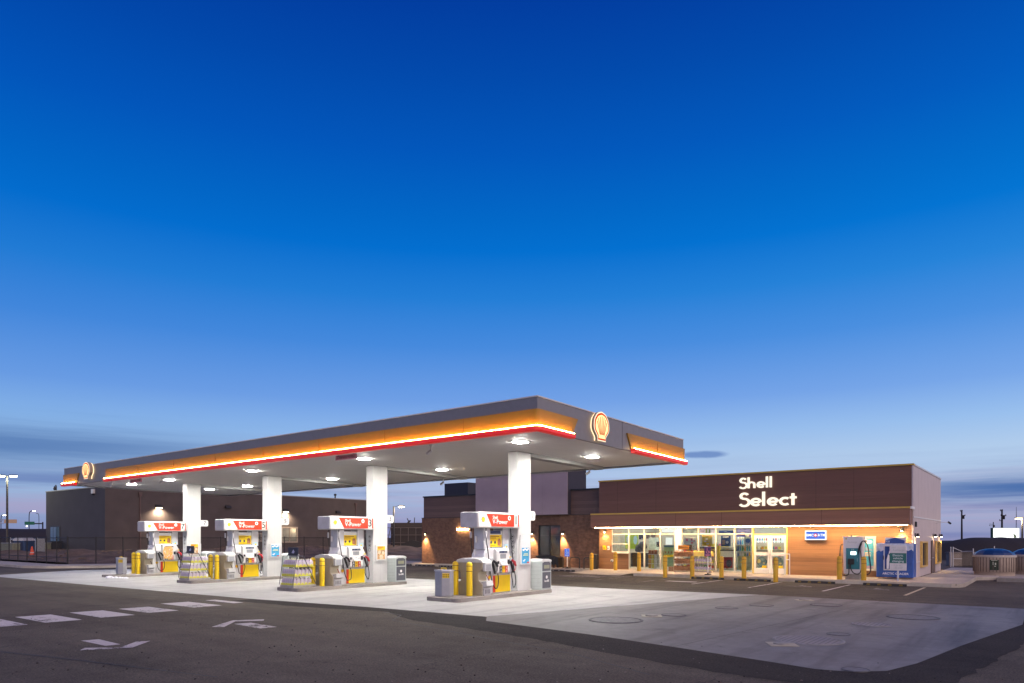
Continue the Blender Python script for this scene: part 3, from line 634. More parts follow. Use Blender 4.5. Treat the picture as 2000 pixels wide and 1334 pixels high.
HOSEM = BLACK
def pump(k, paper=False):
    x = -14.28-7.083*k
    t = thing('fuel_pump', f'white fuel pump numbered {NUM[k]} on its red header' + (', orange bag over its front' if paper else ', yellow base panel'), 'fuel pump', (x,17.62,IH), 0, 'fuel pumps on the islands')
    # body: curved shoulders seen from the front
    prof = [(-.66,0),(.68,0),(.72,.55),(.72,.95),(.66,1.18),(.56,1.36),(.50,1.44),(-.48,1.44),(-.56,1.40),(-.66,1.25),(-.71,1.0),(-.70,.55)]
    mb = MB(); mb.prism(prof, 'x', -.27, .27); mb.build('body', WHITE2, t, bevel=.03)
    mb = MB(); mb.box(-.285,.285,-.30,.62,.02,.60); mb.build('lower_cabinet', WHITE, t, bevel=.012)
    mb = MB(); mb.box(.286,.298,-.17,.60,.04,.575); mb.build('yellow_panel', YELP, t, bevel=.004)
    mb = MB(); mb.box(.286,.298,-.285,-.172,.04,.575); mb.build('red_strip', REDP, t, bevel=.004)
    for y in (-.46,.50): MB().box(-.20,.20,y-.17,y+.15,1.40,2.09).build('pillar', LGREY, t, bevel=.015)
    mb = MB(); mb.box(-.16,.16,-.31,.33,1.46,2.0); mb.build('top_display', WHITE, t, bevel=.01)
    # notice on the topper
    mb = MB(); mb.box(.161,.168,-.29,.31,1.47,1.86); p = mb.build('notice', YELP, t)
    mb = MB(); mb.prism([(.10,1.52),(.26,1.50),(.28,1.62),(.24,1.72),(.17,1.75),(.11,1.70)], 'x', .1685, .172); mb.build('notice_picture', mat('hand_brown', (.35,.14,.06), .6, var=.4, vscale=20), p)
    mb = MB()
    for yy in (-.20,-.04): mb.lathe([(.0,0),(.045,0),(.045,.004),(0,.004)], n=16)
    mb2 = MB()
    for yy in (-.22,-.03):
        mb2.prism([(yy+.05*math.cos(R(a)),1.62+.05*math.sin(R(a))) for a in range(0,360,24)], 'x', .1685, .171)
    mb2.build('notice_symbol', NAVY, p)
    mb = MB(); mb.box(.1685,.170,-.27,.18,1.80,1.825).box(.1685,.170,-.27,.02,1.75,1.77).box(.1685,.170,-.25,-.02,1.52,1.535); mb.build('notice_lines', mat('notice_ink',(.28,.12,.01),.6), p)
    if k == 0:
        mb = MB(); mb.box(.161,.17,-.26,.26,1.89,2.0); mb.build('dark_display', NAVY, t)
    mb = MB(); mb.box(.161,.20,-.24,.24,1.405,1.46); mb.build('blue_label', mat('blue_label', (.10,.25,.55), .4), t)
    # console
    cp = [(.26,.62),(.40,.64),(.42,.70),(.40,1.36),(.36,1.42),(.26,1.42)]
    mb = MB(); mb.prism(cp, 'y', -.24, .42); con = mb.build('console', WHITE, t, bevel=.015)
    mb = MB(); mb.box(.395,.41,-.10,.30,1.275,1.36); mb.build('screen', mat('grey_screen', (.16,.18,.22), .15), con)
    mb = MB(); mb.box(.41,.412,.04,.13,1.285,1.345).box(.41,.4115,-.08,.0,1.30,1.33); mb.build('screen_symbol', NAVY, con)
    mb = MB(); mb.box(.398,.408,-.06,.24,1.10,1.25); mb.build('card_recess', mat('recess_grey',(.30,.31,.33),.6), con, bevel=.004)
    mb = MB(); mb.add([(.412,-.09,1.07),(.412,.27,1.07),(.47,.25,.90),(.47,-.07,.90),(.40,-.09,1.07),(.40,.27,1.07),(.40,.25,.88),(.40,-.07,.88)], [(0,1,2,3),(4,5,6,7),(0,1,5,4),(3,2,6,7),(0,3,7,4),(1,2,6,5)]); mb.build('price_card', mat('paper', (.88,.87,.83), .5, var=.03), con)
    mb = MB()
    for a, z in ((-.02,1.0),(.05,1.0),(.13,.98),(.20,.98)): mb.add([(.4145+.06*(1.07-z)/.17+.004,a,z+.03),(.4145+.06*(1.07-z)/.17+.004,a+.045,z+.03),(.4145+.06*(1.11-z)/.17+.004,a+.045,z-.01),(.4145+.06*(1.11-z)/.17+.004,a,z-.01)], [(0,1,2,3)])
    mb.build('price_marks', GREYP, con)
    mb = MB(); mb.box(.408,.43,.31,.41,.92,1.07); mb.build('keypad', DARK, con, bevel=.004)
    mb = MB(); mb.box(.408,.43,-.21,-.13,.94,1.03); mb.build('card_reader', DARK, con, bevel=.004)
    for c, (mm, nm) in enumerate(((mat('button_black',(.03,.03,.05),.4),'grade_button'),(YELP,'grade_button'),(REDP,'grade_button'))):
        for r in range(2):
            mb = MB(); y = -.05+.14*c; z = .665+.11*r; mb.box(.418,.432,y-.065,y+.065,z-.006,z+.098); gb = mb.build(nm, mm, con, bevel=.004)
            mb = MB(); mb.box(.4325,.4345,y-.028,y+.028,z+.012,z+.032).box(.4325,.4345,y-.02,y+.02,z+.045,z+.065); mb.build('grade_mark', INKW if c != 1 else REDP, gb)
    # header
    hx = .38
    mb = MB(); mb.box(-hx,hx,-1.10,1.02,2.07,2.57); hd = mb.build('header', WHITE, t, bevel=.05, seg=3)
    mb = MB(); mb.box(-hx+.04,hx-.06,-1.108,-1.101,2.10,2.54); mb.build('end_panel', mat('end_grey', (.55,.55,.56), .5, var=.08), hd)
    mb = MB(); mb.prism([(-.72,2.515),(.70,2.515),(.70,2.125),(-.46,2.125)], 'x', hx+.001, hx+.006); mb.build('red_panel', REDP, hd)
    mb = MB(); mb.box(hx+.001,hx+.006,.90,.955,2.125,2.515); mb.build('red_edge', REDP, hd)
    text('Shell', .14, (hx+.0075,-.42,2.405), '+x', INKW, hd, bold=.008, align='LEFT', ext=.001)
    text('V-Power', .205, (hx+.0075,-.42,2.265), '+x', INKW, hd, bold=.012, align='LEFT', spacing=1.05, ext=.001)
    mb = MB()
    ring = [(.44+.075*math.cos(R(a)), 2.40+.075*math.sin(R(a))) for a in range(0,360,30)]; ri = [(.44+.036*math.cos(R(a)), 2.40+.036*math.sin(R(a))) for a in range(0,360,30)]
    mb.add([(hx+.009,*p) for p in ring]+[(hx+.009,*p) for p in ri], [(i,(i+1)%12,12+(i+1)%12,12+i) for i in range(12)]); mb.build('ring_mark', INKW, hd)
    text(NUM[k], .40, (hx+.004,.80,2.32), '+x', mat('number_ink',(.05,.08,.06),.5), hd, 'number', bold=.006)
    emblem(hd, '+x', (hx,-.87,2.325), .165, lit=False)
    # hoses, nozzles; two on each face
    for sx in (1, -1):
        for sy in (-1, 1):
            y0 = -.60 if sy < 0 else .66
            if sy < 0: pts = [(.30,y0-.04,2.07),(.31,y0-.05,1.75),(.33,y0+.02,1.35),(.36,y0+.10,.8),(.42,y0+.12,.42),(.44,y0+.20,.20),(.43,y0+.32,.15),(.41,y0+.42,.26),(.40,y0+.46,.48),(.40,y0+.42,.64)]
            else: pts = [(.28,y0-.02,2.07),(.29,y0-.01,1.7),(.31,y0+.03,1.3),(.34,y0+.09,.8),(.40,y0+.11,.40),(.42,y0+.06,.17),(.42,y0-.04,.18),(.41,y0-.10,.35),(.40,y0-.12,.55),(.40,y0-.10,.68)]
            P = [Vector(p) + (Vector((0, random.uniform(-.035,.035), random.uniform(-.03,.03))) if 2 < qi < len(pts)-2 else Vector()) for qi, p in enumerate(pts)]; sm = []
            for i in range(len(P)-1):
                a, b, c, d = P[max(i-1,0)], P[i], P[i+1], P[min(i+2,len(P)-1)]
                for s in range(4):
                    u = s/4; sm.append(.5*((2*b)+(c-a)*u+(2*a-5*b+4*c-d)*u*u+(3*b-a-3*c+d)*u**3))
            sm.append(P[-1])
            mb = MB(); mb.tube([(sx*q.x, q.y, q.z) for q in sm], .016, 7); ho = mb.build('hose', HOSEM, t)
            mb = MB(); q = pts[1]; mb.lathe([(.03,-.11),(.033,-.08),(.033,.08),(.02,.10)], sx*q[0], q[1], q[2]+.12, 10); mb.build('hose_coupling', LGREY if sy < 0 else DARK, ho)
            # nozzle: spout tucked in the boot, handle with guard
            ny = -.29 if sy < 0 else .66; m = DARK if sy < 0 else mat('red_grip', (.55,.03,.04), .45)
            mb = MB(); mb.tube([(sx*.40,ny-.02,.64),(sx*.40,ny-.09,.84),(sx*.39,ny-.16,1.02)], [.032,.042,.04], 9); nz = mb.build('nozzle', DARK, t)
            mb = MB(); mb.tube([(sx*.42,ny-.13,1.05),(sx*.44,ny-.02,.98),(sx*.44,ny+.05,.86)], [.03,.046,.034], 9)
            mb.tube([(sx*.42,ny-.02,.70),(sx*.43,ny+.05,.74),(sx*.43,ny+.06,.84)], .010, 6); mb.build('grip', m, nz)
            mb = MB(); mb.box(min(sx*.28,sx*.37),max(sx*.28,sx*.37),ny-.20,ny-.02,.62,1.12); mb.build('nozzle_boot', GREYP, t, bevel=.02)
    emblem(t, '+x', (.285,-.46,.52), .13, lit=False)
    mb = MB(); mb.box(.203,.215,.40,.60,1.40,1.56); w = mb.build('sticker', mat('pale_blue_sticker', (.45,.68,.80), .4), t)
    mb = MB(); mb.box(.2155,.217,.46,.54,1.43,1.50); mb.build('sticker_mark', YELP, w)
    mb = MB(); mb.box(.275,.285,.58,.66,1.02,1.16); mb.build('yellow_tag', YELP, t)
    # far-side hose clips
    mb = MB(); mb.lathe([(.028,-.1),(.03,0),(.028,.1)], -.10, -.66, 1.72, 10).lathe([(.028,-.1),(.03,0),(.028,.1)], -.16, -.66, 1.30, 10); mb.build('hose_retractor', WHITE, t)
    if paper:
        mb = MB(); mb.prism([(-.20,.72),(.22,.70),(.26,1.22),(.20,1.34),(-.18,1.32),(-.25,1.1)], 'x', .445, .475)
        mb.build('bag_cover', custom('printed_bag', (lambda t, b: t.l(t.ramp(t.n('ShaderNodeTexNoise', i_Scale=6.0, i_Detail=3.0).outputs['Fac'], [(.35,(.75,.68,.55)),(.5,(.80,.36,.10)),(.62,(.85,.6,.15)),(.7,(.75,.7,.62))]), b.inputs['Base Color'])), .5), t, bevel=.02)
    return t
for k in range(4): pump(k, k == 3)

BVD = 'yellow bollard with two dark bands'
def bollard(loc, lb, h=1.04, r=.095, m=None, grp='yellow bollards at the pumps'):
    mm = m or YEL
    t = thing('bollard', lb, 'bollard', loc, 0, grp)
    pr = [(r,0),(r,h-.09)] + [(r*math.cos(R(a)), h-.09+.09*math.sin(R(a))) for a in (25,50,70)] + [(0,h)]
    mb = MB(); mb.lathe(pr, n=20); mb.build('sleeve', mm, t)
    mb = MB()
    for z in (h-.14,h-.30): mb.lathe([(r,z),(r+.003,z),(r+.003,z+.02),(r,z+.02)], n=20)
    mb.build('band', mat('brown_band', (.22,.08,.01), .5), t)
    return t
def bollard_pos(k):
    x = -14.28-7.083*k; return (x-.42, 16.36), (x+.22, 16.28)
for k in range(4):
    (xa,ya),(xb,yb) = bollard_pos(k)
    w = ['grey lidded bin','washer fluid rack','washer fluid rack','grey lidded bin and snow'][k]
    bollard((xa,ya,IH), f'left yellow bollard of the pair behind the {w} at pump {NUM[k]}', grp='bollards at the pumps')
    bollard((xb,yb,IH), f'right yellow bollard of the pair behind the {w} at pump {NUM[k]}', grp='bollards at the pumps')

def valet(k):
    x = -14.28-7.083*k
    t = thing('service_station_stand', f'beige windscreen service stand with towel box between the bollards and pump {NUM[k]}', 'service stand', (x+.02,16.72,IH), 0, 'windscreen service stands')
    # tall block with arched top and waisted sides
    prof = [(-.50,0),(.50,0),(.50,.34),(.36,.46),(.36,.70),(.50,.80),(.50,1.02),(.40,1.07),(.2,1.10),(-.2,1.10),(-.40,1.07),(-.50,1.02),(-.50,.80),(-.36,.70),(-.36,.46),(-.50,.34)]
    mb = MB(); mb.prism(prof, 'y', -.2, .2); mb.build('body', BEIGE, t, bevel=.02)
    mb = MB(); mb.prism([(-.56,1.00),(.56,1.00),(.50,1.09),(.25,1.145),(-.25,1.145),(-.50,1.09)], 'y', -.23, .23); mb.build('lid', mat('pale_lid_plastic', (.66,.66,.62), .45), t, bevel=.02)
    for sx in (1,-1):
        a, b = sorted((sx*.50, sx*.60))
        mb = MB(); mb.box(a,b,-.17,.17,.74,1.02); d = mb.build('towel_dispenser', mat('grey_towel_box',(.60,.62,.62),.4), t, bevel=.025)
        a2, b2 = sorted((sx*.60, sx*.606))
        mb = MB(); mb.box(a2,b2,-.12,.12,.77,.95); mb.build('dispenser_window', mat('smoke_window',(.40,.42,.45),.2), d)
        mb = MB(); mb.prism([(sx*.37,.42),(sx*.64,.46),(sx*.66,.30),(sx*.52,.24),(sx*.37,.24)], 'y', -.16, .16); bk = mb.build('wash_bucket', mat('pale_bucket',(.62,.63,.62),.45), t, bevel=.015)
        mb = MB(); mb.tube([(sx*.60,.05,.42),(sx*.50,.02,.62)], .012, 6); mb.build('squeegee', mat('red_handle',(.45,.05,.04),.5) if k in (0,1) else DARK, bk)
        mb = MB(); mb.box(*sorted((sx*.501,sx*.56)),-.17,.17,.0,.235); lw = mb.build('lower_box', mat('pale_grey_box',(.55,.56,.57),.45), t, bevel=.012)
        mb = MB()
        for i in range(4): mb.box(*sorted((sx*.5605,sx*.5635)),-.12+.065*i,-.085+.065*i,.06,.19)
        mb.build('vent_slots', mat('slot_shadow',(.2,.2,.21),.6), lw)
for k in range(4): valet(k)

def grey_bin(k):
    x = -14.28-7.083*k
    t = thing('storage_bin', f'grey metal six-sided bin with yellow warning sticker at the front of pump {NUM[k]} island', 'bin', (x-.30,15.72,IH), 0, 'grey metal bins')
    h = [(-.24,-.14),(-.02,-.24),(.26,-.12),(.26,.16),(.02,.24),(-.24,.14)]
    h = [(-.27,-.13),(.06,-.17),(.25,-.02),(.25,.16),(-.27,.18)]
    mb = MB(); mb.prism(h, 'z', 0, .76); mb.build('body', mat('bin_grey',(.36,.37,.40),.4,.3,var=.06), t, bevel=.02)
    mb = MB(); mb.prism([(p[0]*1.07,p[1]*1.07) for p in h], 'z', .76, .80); l = mb.build('lid', mat('bin_lid_grey',(.50,.51,.53),.4,.3), t, bevel=.012)
    mb = MB(); mb.tube([(-.12,0,.80),(-.12,0,.85),(.08,0,.85),(.08,0,.80)], .015, 6); mb.build('handle', YELP, l)
    mb = MB(); mb.add([(.075,-.162,.56),(.24,-.03,.56),(.24,-.03,.70),(.075,-.162,.70)], [(0,1,2,3)]); st = mb.build('warning_sticker', YELP, t); st.location = (.004,-.004,0)
    mb = MB()
    for r in range(2):
        for i in range(4):
            u = .12+.25*i; px, py = .075+.165*u, -.162+.132*u
            mb.add([(px-.012,py-.012,.58+.06*r),(px+.016,py+.011,.58+.06*r),(px+.016,py+.011,.612+.06*r),(px-.012,py-.012,.612+.06*r)], [(0,1,2,3)])
    q = mb.build('sticker_marks', INK, st); q.location = (.003,-.003,0)
grey_bin(0); grey_bin(3)

def recycler(k):
    x = -14.28-7.083*k
    t = thing('waste_bin', f'tall grey waste bin with dark front panels behind the column flagged {NUM[k]}', 'bin', (x+.35,19.82,IH), 0, 'tall waste bins')
    PB = mat('bin_pale_green', (.52,.58,.56), .45, var=.04)
    prof = [(-.30,0),(.30,0),(.30,.92),(.24,.97),(-.24,.97),(-.30,.92)]
    mb = MB(); mb.box(-.27,.27,-.30,.30,0,.95); mb.build('body', PB, t, bevel=.02)
    mb = MB(); mb.prism([(-.32,.95),(.32,.95),(.28,1.01),(.12,1.045),(-.12,1.045),(-.28,1.01)], 'x', -.29, .29); mb.build('hood', mat('bin_hood',(.72,.74,.73),.4), t, bevel=.015)
    mb = MB(); mb.box(.271,.283,-.24,.24,.06,.60); d = mb.build('door', mat('slate_panel',(.10,.105,.13),.45), t, bevel=.006)
    text('landfill', .105, (.286,0,.30), '+x', INKW, d, bold=.015, ext=.001)
    mb = MB(); mb.prism([(.055*math.cos(R(a)),.43+.055*math.sin(R(a))) for a in range(0,360,20)], 'x', .284, .287); mb.build('round_mark', INKW, d)
    mb = MB(); mb.prism([(-.24,.64),(.24,.64),(.24,.90),(.12,.95),(-.12,.95),(-.24,.90)], 'x', .271, .283); u = mb.build('flap_panel', mat('slate_panel',(.10,.105,.13),.45), t)
    mb = MB(); mb.box(.284,.29,-.16,.16,.72,.84); mb.build('flap', mat('olive_flap',(.30,.32,.22),.4), u)
    mb = MB()
    for i in range(6): mb.box(-.25,.25,-.3035,-.301,.12+.13*i,.126+.13*i)
    mb.build('side_ribs', mat('bin_seam',(.35,.40,.39),.5), t)
for k in range(4): recycler(k)

# column flags, poster frames, safety symbols
def flag(k):
    x = COLX[k]
    t = thing('number_flag', f'small white flag numbered {NUM[k]} on the back of its column', 'sign', (x-.2,19.47,2.5), 0, 'numbered column flags')
    y1 = .50
    pts = [(0,-.12),(y1*.25,-.02),(y1-.08,-.02)] + [(y1-.08+.08*math.cos(R(a)), .06+.08*math.sin(R(a))) for a in (-60,-30,0)] + [(y1-.08+.08*math.cos(R(a)), .22+.08*math.sin(R(a))) for a in (0,30,60,90)] + [(0,.30)]
    mb = MB(); mb.prism(pts, 'x', -.02, .02); mb.build('plate', WHITE2, t)
    text(NUM[k], .27, (.0215,.31,.14), '+x', INK, t, 'number', bold=.006, ext=.001)
for k in range(4): flag(k)
def poster_frame(k):
    x = COLX[k]; blue = k % 2 == 0
    nm = 'blue poster' if blue else 'yellow food poster'
    t = thing('poster_frame', f'white frame holding a {nm} on the column of pump {NUM[k]}', 'poster', (x+.002,COLY+.37,.98), 0, 'posters on the columns')
    mb = MB(); mb.box(0,.05,-.26,.26,0,.62 if k else 1.0); mb.build('frame', WHITE2, t, bevel=.008)
    mb = MB()
    if blue:
        mb.box(.051,.055,-.20,.20,.05,.57); p = mb.build('print', SKYB, t)
        mb = MB()
        for cy, cz_, r in ((-.12,.50,.06),(-.03,.53,.05),(.07,.50,.06),(.14,.53,.05),(-.10,.14,.05),(-.05,.17,.04)): mb.prism([(cy+r*math.cos(R(a)),cz_+r*.6*math.sin(R(a))) for a in range(0,360,40)], 'x', .0555, .0575)
        mb.build('cloud_print', INKW, p)
        mb = MB(); mb.box(.0555,.0575,-.14,.15,.31,.335).box(.0555,.0575,-.10,.13,.355,.38); mb.build('print_lines', mat('pale_yellow_ink',(.7,.7,.35),.5), p)
        mb = MB(); mb.box(.0555,.0575,.08,.19,.06,.10); mb.build('red_corner', REDP, p)
    else:
        mb.box(.051,.055,-.20,.20,.05,.57); p = mb.build('print', mat('food_photo', (.62,.36,.16), .5, var=.5, vscale=14), t)
        mb = MB(); mb.box(.0555,.0575,-.20,.20,.43,.57); mb.build('yellow_header', YELP, p)
        mb = MB(); mb.box(.058,.06,-.17,.10,.52,.545).box(.058,.06,-.17,.02,.48,.50); mb.build('print_lines', REDP, p)
        mb = MB()
        for cy, cz_, r in ((-.10,.33,.08),(.10,.30,.07),(.0,.14,.10)): mb.prism([(cy+r*math.cos(R(a)),cz_+r*math.sin(R(a))) for a in range(0,360,30)], 'x', .0555, .0575)
        mb.build('food_print', mat('cream_food',(.75,.62,.42),.5,var=.2,vscale=30), p)
    # a second frame on the far face of the column shows past its edge
    mb = MB(); mb.box(-.32,-.08,.385,.44,.08,.60); mb.build('side_frame', WHITE2, t, bevel=.006)
for k in range(4): poster_frame(k)
def symbols(k):
    t = thing('safety_notice', f'column of round prohibition symbols on the front of the column of pump {NUM[k]}', 'notice', (COLX[k]-.2, COLY-.003, 1.2), 0, 'safety symbols on the columns')
    mb = MB(); ng = MB()
    for i in range(4):
        z = .72-.17*i; n = 20; r1, r2 = .068, .055
        o = [(r1*math.cos(R(a)),-.002,z+r1*math.sin(R(a))) for a in range(0,360,18)]; q = [(r2*math.cos(R(a)),-.002,z+r2*math.sin(R(a))) for a in range(0,360,18)]
        ng.add(o+q, [(j,(j+1)%n,n+(j+1)%n,n+j) for j in range(n)])
        if i < 3: mb.box(-.028,.028,-.003,-.0015,z-.02,z+.025)
    ng.build('symbol_rings', mat('dark_ring',(.10,.09,.09),.5), t); mb.build('symbol_figures', INK, t)
    mb = MB()
    for i in range(5): mb.box(-.09,.09,-.002,-.001,-.10+.035*i,-.092+.035*i)
    mb.build('small_print', GREYP, t)
for k in range(4): symbols(k)

# washer fluid racks on islands 3 and 5
JUGB = mat('washer_fluid', (.56,.50,.60), .25, var=.08); JUGL = mat('jug_label', (.80,.78,.10), .5, var=.06); JUGC = mat('jug_cap', (.82,.80,.55), .4)
def jug_proto():
    t = thing('washer_fluid_jug', 'jug', 'jug')
    mb = MB(); mb.prism([(-.052,-.072),(.052,-.072),(.052,.072),(-.052,.072)], 'z', 0, .17)
    mb.add([(-.052,-.072,.17),(.052,-.072,.17),(.052,.072,.17),(-.052,.072,.17),(-.022,-.03,.235),(.022,-.03,.235),(.022,.02,.235),(-.022,.02,.235)], [(0,1,5,4),(1,2,6,5),(2,3,7,6),(3,0,4,7),(4,5,6,7)])
    mb.tube([(0,.03,.225),(0,.058,.215),(0,.066,.16)], .010, 6); mb.build('bottle', JUGB, t, bevel=.008)
    mb = MB(); mb.box(-.040,.040,-.0755,-.0745,.03,.075).box(.0545,.0555,-.05,.05,.03,.075); mb.build('label', JUGL, t)
    mb = MB(); mb.lathe([(.02,.235),(.02,.262),(.0,.264)], n=12, cy=-.005); mb.build('cap', JUGC, t)
    return t
JUG = None
def rack(k):
    global JUG
    x = -14.28-7.083*k
    t = thing('display_rack', f'three-tier display rack of washer fluid at the front of pump {NUM[k]} island', 'rack', (x-.16,15.50,IH), 0, 'washer fluid racks')
    mb = MB(); mb.box(-.40,.40,-.46,.50,0,.09); mb.build('base', mat('grey_pallet',(.36,.35,.33),.7,var=.15), t, bevel=.012)
    Z = [.095, .42, .745]; Y = [-.42,-.38,-.34]
    for i, z in enumerate(Z):
        mb = MB()
        if i: mb.box(-.37,.37,Y[i]-.02,.40,z-.022,z-.002)
        mb.box(-.37,.37,Y[i]-.03,Y[i]-.02,z-.015,z+.05).box(.37,.38,Y[i]-.02,.40,z-.015,z+.03)
        mb.build('shelf', mat('yellow_shelf_edge',(.62,.60,.06),.5) , t)
    mb = MB()
    for sx in (-.40,.40):
        mb.bar((sx,-.48,.09),(sx,-.32,1.12),.022); mb.bar((sx,.50,.09),(sx,-.05,1.12),.022); mb.bar((sx,-.32,1.12),(sx,-.05,1.12),.022)
    mb.bar((-.40,-.05,1.12),(.40,-.05,1.12),.022).bar((-.40,-.32,1.12),(.40,-.32,1.12),.022)
    mb.build('frame', mat('grey_frame',(.10,.10,.12),.4,.5), t)
    mb = MB(); mb.box(-.28,.30,-.20,-.17,1.13,1.42); b = mb.build('price_board', mat('dark_board',(.035,.035,.055),.35), t, bevel=.006)
    mb = MB(); mb.prism([(-.08,1.22),(.06,1.21),(.09,1.27),(.03,1.35),(-.02,1.28)], 'y', -.203, -.2005); mb.build('board_picture', mat('pale_picture',(.45,.45,.60),.5,var=.4,vscale=20), b)
    mb = MB(); mb.tube([(-.30,-.22,1.12),(-.25,-.22,1.18),(.25,-.22,1.18),(.30,-.22,1.12)], .015, 6); mb.build('board_clip', DARK, t)
    for i, z in enumerate(Z):
        for c in range(6):
            for r in range(5):
                if i < 2 and r > 0 and c < 5: continue
                if i == 2 and r > 1 and c < 4: continue
                loc = (x-.16-.30+.118*c+random.uniform(-.004,.004), 15.50+Y[i]+.065+.155*r, IH+z)
                lb = f'pale washer fluid jug on the {["bottom","middle","top"][i]} shelf of the rack {"nearer the camera" if k == 1 else "beside the farther middle pump"}'
                if JUG is None: JUG = o = jug_proto(); o.location = loc; o['label'] = lb
                else: o = dup(JUG, loc, random.uniform(-.06,.06), lb)
                o['group'] = f'washer fluid jugs on the {["bottom","middle","top"][i]} shelf at pump {NUM[k]}'
rack(1); rack(2)
# melting snow beside island 7
mb = MB()
for i in range(9):
    cx, cy, r = -34.9+.19*i*.6+random.uniform(-.1,.1), 14.75+.05*i, random.uniform(.06,.15)
    P = bmesh.new(); bmesh.ops.create_icosphere(P, subdivisions=2, radius=1)
    mb.add([(cx+v.co.x*r*random.uniform(.9,1.25), cy+v.co.y*r*random.uniform(.8,1.2), .01+max(-.02, v.co.z*r*.75*random.uniform(.8,1.15))) for v in P.verts], [tuple(v.index for v in f.verts) for f in P.faces]); P.free()
struct(mb.build('snow', mat('snow', (.82,.84,.88), .7, bump=.5)), 'stuff')

# ------------------------------------------------------------------ shop building
SX0, SX1, SY, SYB, SZ = -20.05, -4.67, 34.27, 43.6, 5.03
AY = 33.62
WARM = (1.0, .66, .30)
shop = thing('shop_building', 'long low brown convenience shop with lit letters and glowing shop windows', 'shop', (0,0,0))
mb = MB()   # shell: upper front, pale flank, back, roof
mb.box(SX0,SX1-.06,SY,SY+.25,2.42,SZ-.05)
mb.build('upper_cladding', FASC, shop)
mb = MB(); mb.box(SX1-.06,SX1,SY-.02,SYB,.15,SZ-.06); sw = mb.build('side_wall', SIDEW, shop)
mb = MB(); mb.box(SX1,SX1+.02,SY,SYB,2.74,2.80).box(SX1,SX1+.012,SY,SYB,.80,.83); mb.build('side_trim', LGREY, sw)
mb = MB(); mb.box(SX0,SX1-.06,SYB-.2,SYB,.15,SZ-.1); mb.box(SX0,SX0+.2,SY+.25,SYB-.2,.15,SZ-.1); mb.build('back_wall', DARKPAN, shop)
mb = MB(); mb.box(SX0+.2,SX1-.06,SY+.25,SYB-.2,4.5,4.7); mb.build('roof', DARK, shop)
mb = MB(); mb.box(SX0-.03,SX1+.02,SY-.05,SY+.27,SZ-.05,SZ+.02); mb.build('parapet_trim', GOLD, shop)
mb = MB(); mb.box(SX1-.10,SX1+.03,SY+.27,SYB,SZ-.06,SZ+.01); mb.build('side_coping', LGREY, shop)
mb = MB(); mb.box(SX0-.15,SX1-.04,AY,SY,2.44,3.13); aw = mb.build('awning', custom('awning_cladding', boards_fn((.225,.115,.080), .17, .13, groove=.1), .5), shop)
mb = MB(); mb.box(SX0-.17,SX1-.02,AY-.02,SY,3.13,3.20); mb.build('awning_trim', GOLD, aw)
mb = MB(); mb.box(SX1-.02,SX1+.05,AY-.02,SY+.02,3.10,3.20); mb.build('awning_cap', WHITE, aw)
mb = MB()
for x in (-15.2,-12.8,-8.2): mb.box(x-.006,x+.006,AY-.002,AY,2.44,3.13)
mb.build('awning_joints', mat('dark_brown_joint',(.06,.03,.02),.8), aw)  # dark brown joints between the awning boards
mb = MB(); mb.box(SX0-.1,SX1-.1,AY+.05,SY-.02,2.425,2.439); mb.build('awning_soffit', WHITE, aw)
mb = MB()
for i in range(8): a = SX0+.1+i*1.9; mb.box(a,a+1.84,AY+.03,AY+.11,2.410,2.424)
mb.build('light_strip', glow('warm_strip', (1,.65,.32), 125), aw)
mb = MB()
mb.box(-9.86,SX1-.06,SY,SY+.2,.15,2.42); mb.build('wood_wall', WOOD, shop)
mb = MB(); mb.prism([(SX0,.15),(-18.22,.15),(-18.22,1.08),(-19.26,1.08),(-19.26,2.42),(SX0,2.42)], 'y', SY, SY+.2); mb.build('wood_wall', WOOD, shop)
mb = MB()
for x in (-18.9,-8.6,-7.0,-16.6): mb.box(x-.005,x+.005,SY-.003,SY,3.2,4.97)
mb.build('cladding_joints', mat('dark_brown_joint',(.06,.03,.02),.8), shop)  # same dark brown joint colour on the upper cladding
# shop front glazing: one window per bay, each with frame and pane
BAYS = [(-19.26,-18.22,1.08),(-18.22,-17.30,.17),(-17.30,-16.37,.17),(-16.37,-15.53,.17),(-15.17,-14.27,.17),(-14.27,-13.36,.17),(-13.36,-12.40,.17),(-12.40,-11.52,.17)]
for a, b, z0 in BAYS:
    mb = MB(); f = .032
    mb.box(a,a+f,SY+.02,SY+.12,z0,2.42).box(b-f,b,SY+.02,SY+.12,z0,2.42)
    for z in (z0, 2.05, 2.37): mb.box(a+f,b-f,SY+.02,SY+.12,z,z+.05)
    if z0 > 1: mb.box(a+f,b-f,SY+.02,SY+.12,1.52,1.565)
    w = mb.build('window', CREAM, shop)
    mb = MB(); mb.box(a+f,b-f,SY+.06,SY+.07,z0+.05,2.37); mb.build('pane', GLASS, w)
mb = MB(); mb.box(-15.53,-15.17,SY,SY+.15,.15,2.42); mb.build('white_pier', WHITE, shop, bevel=.005)
mb = MB(); mb.box(-18.9,-18.15,SY-.22,SY+.02,1.02,1.08); mb.build('service_ledge', CREAM, shop, bevel=.01)
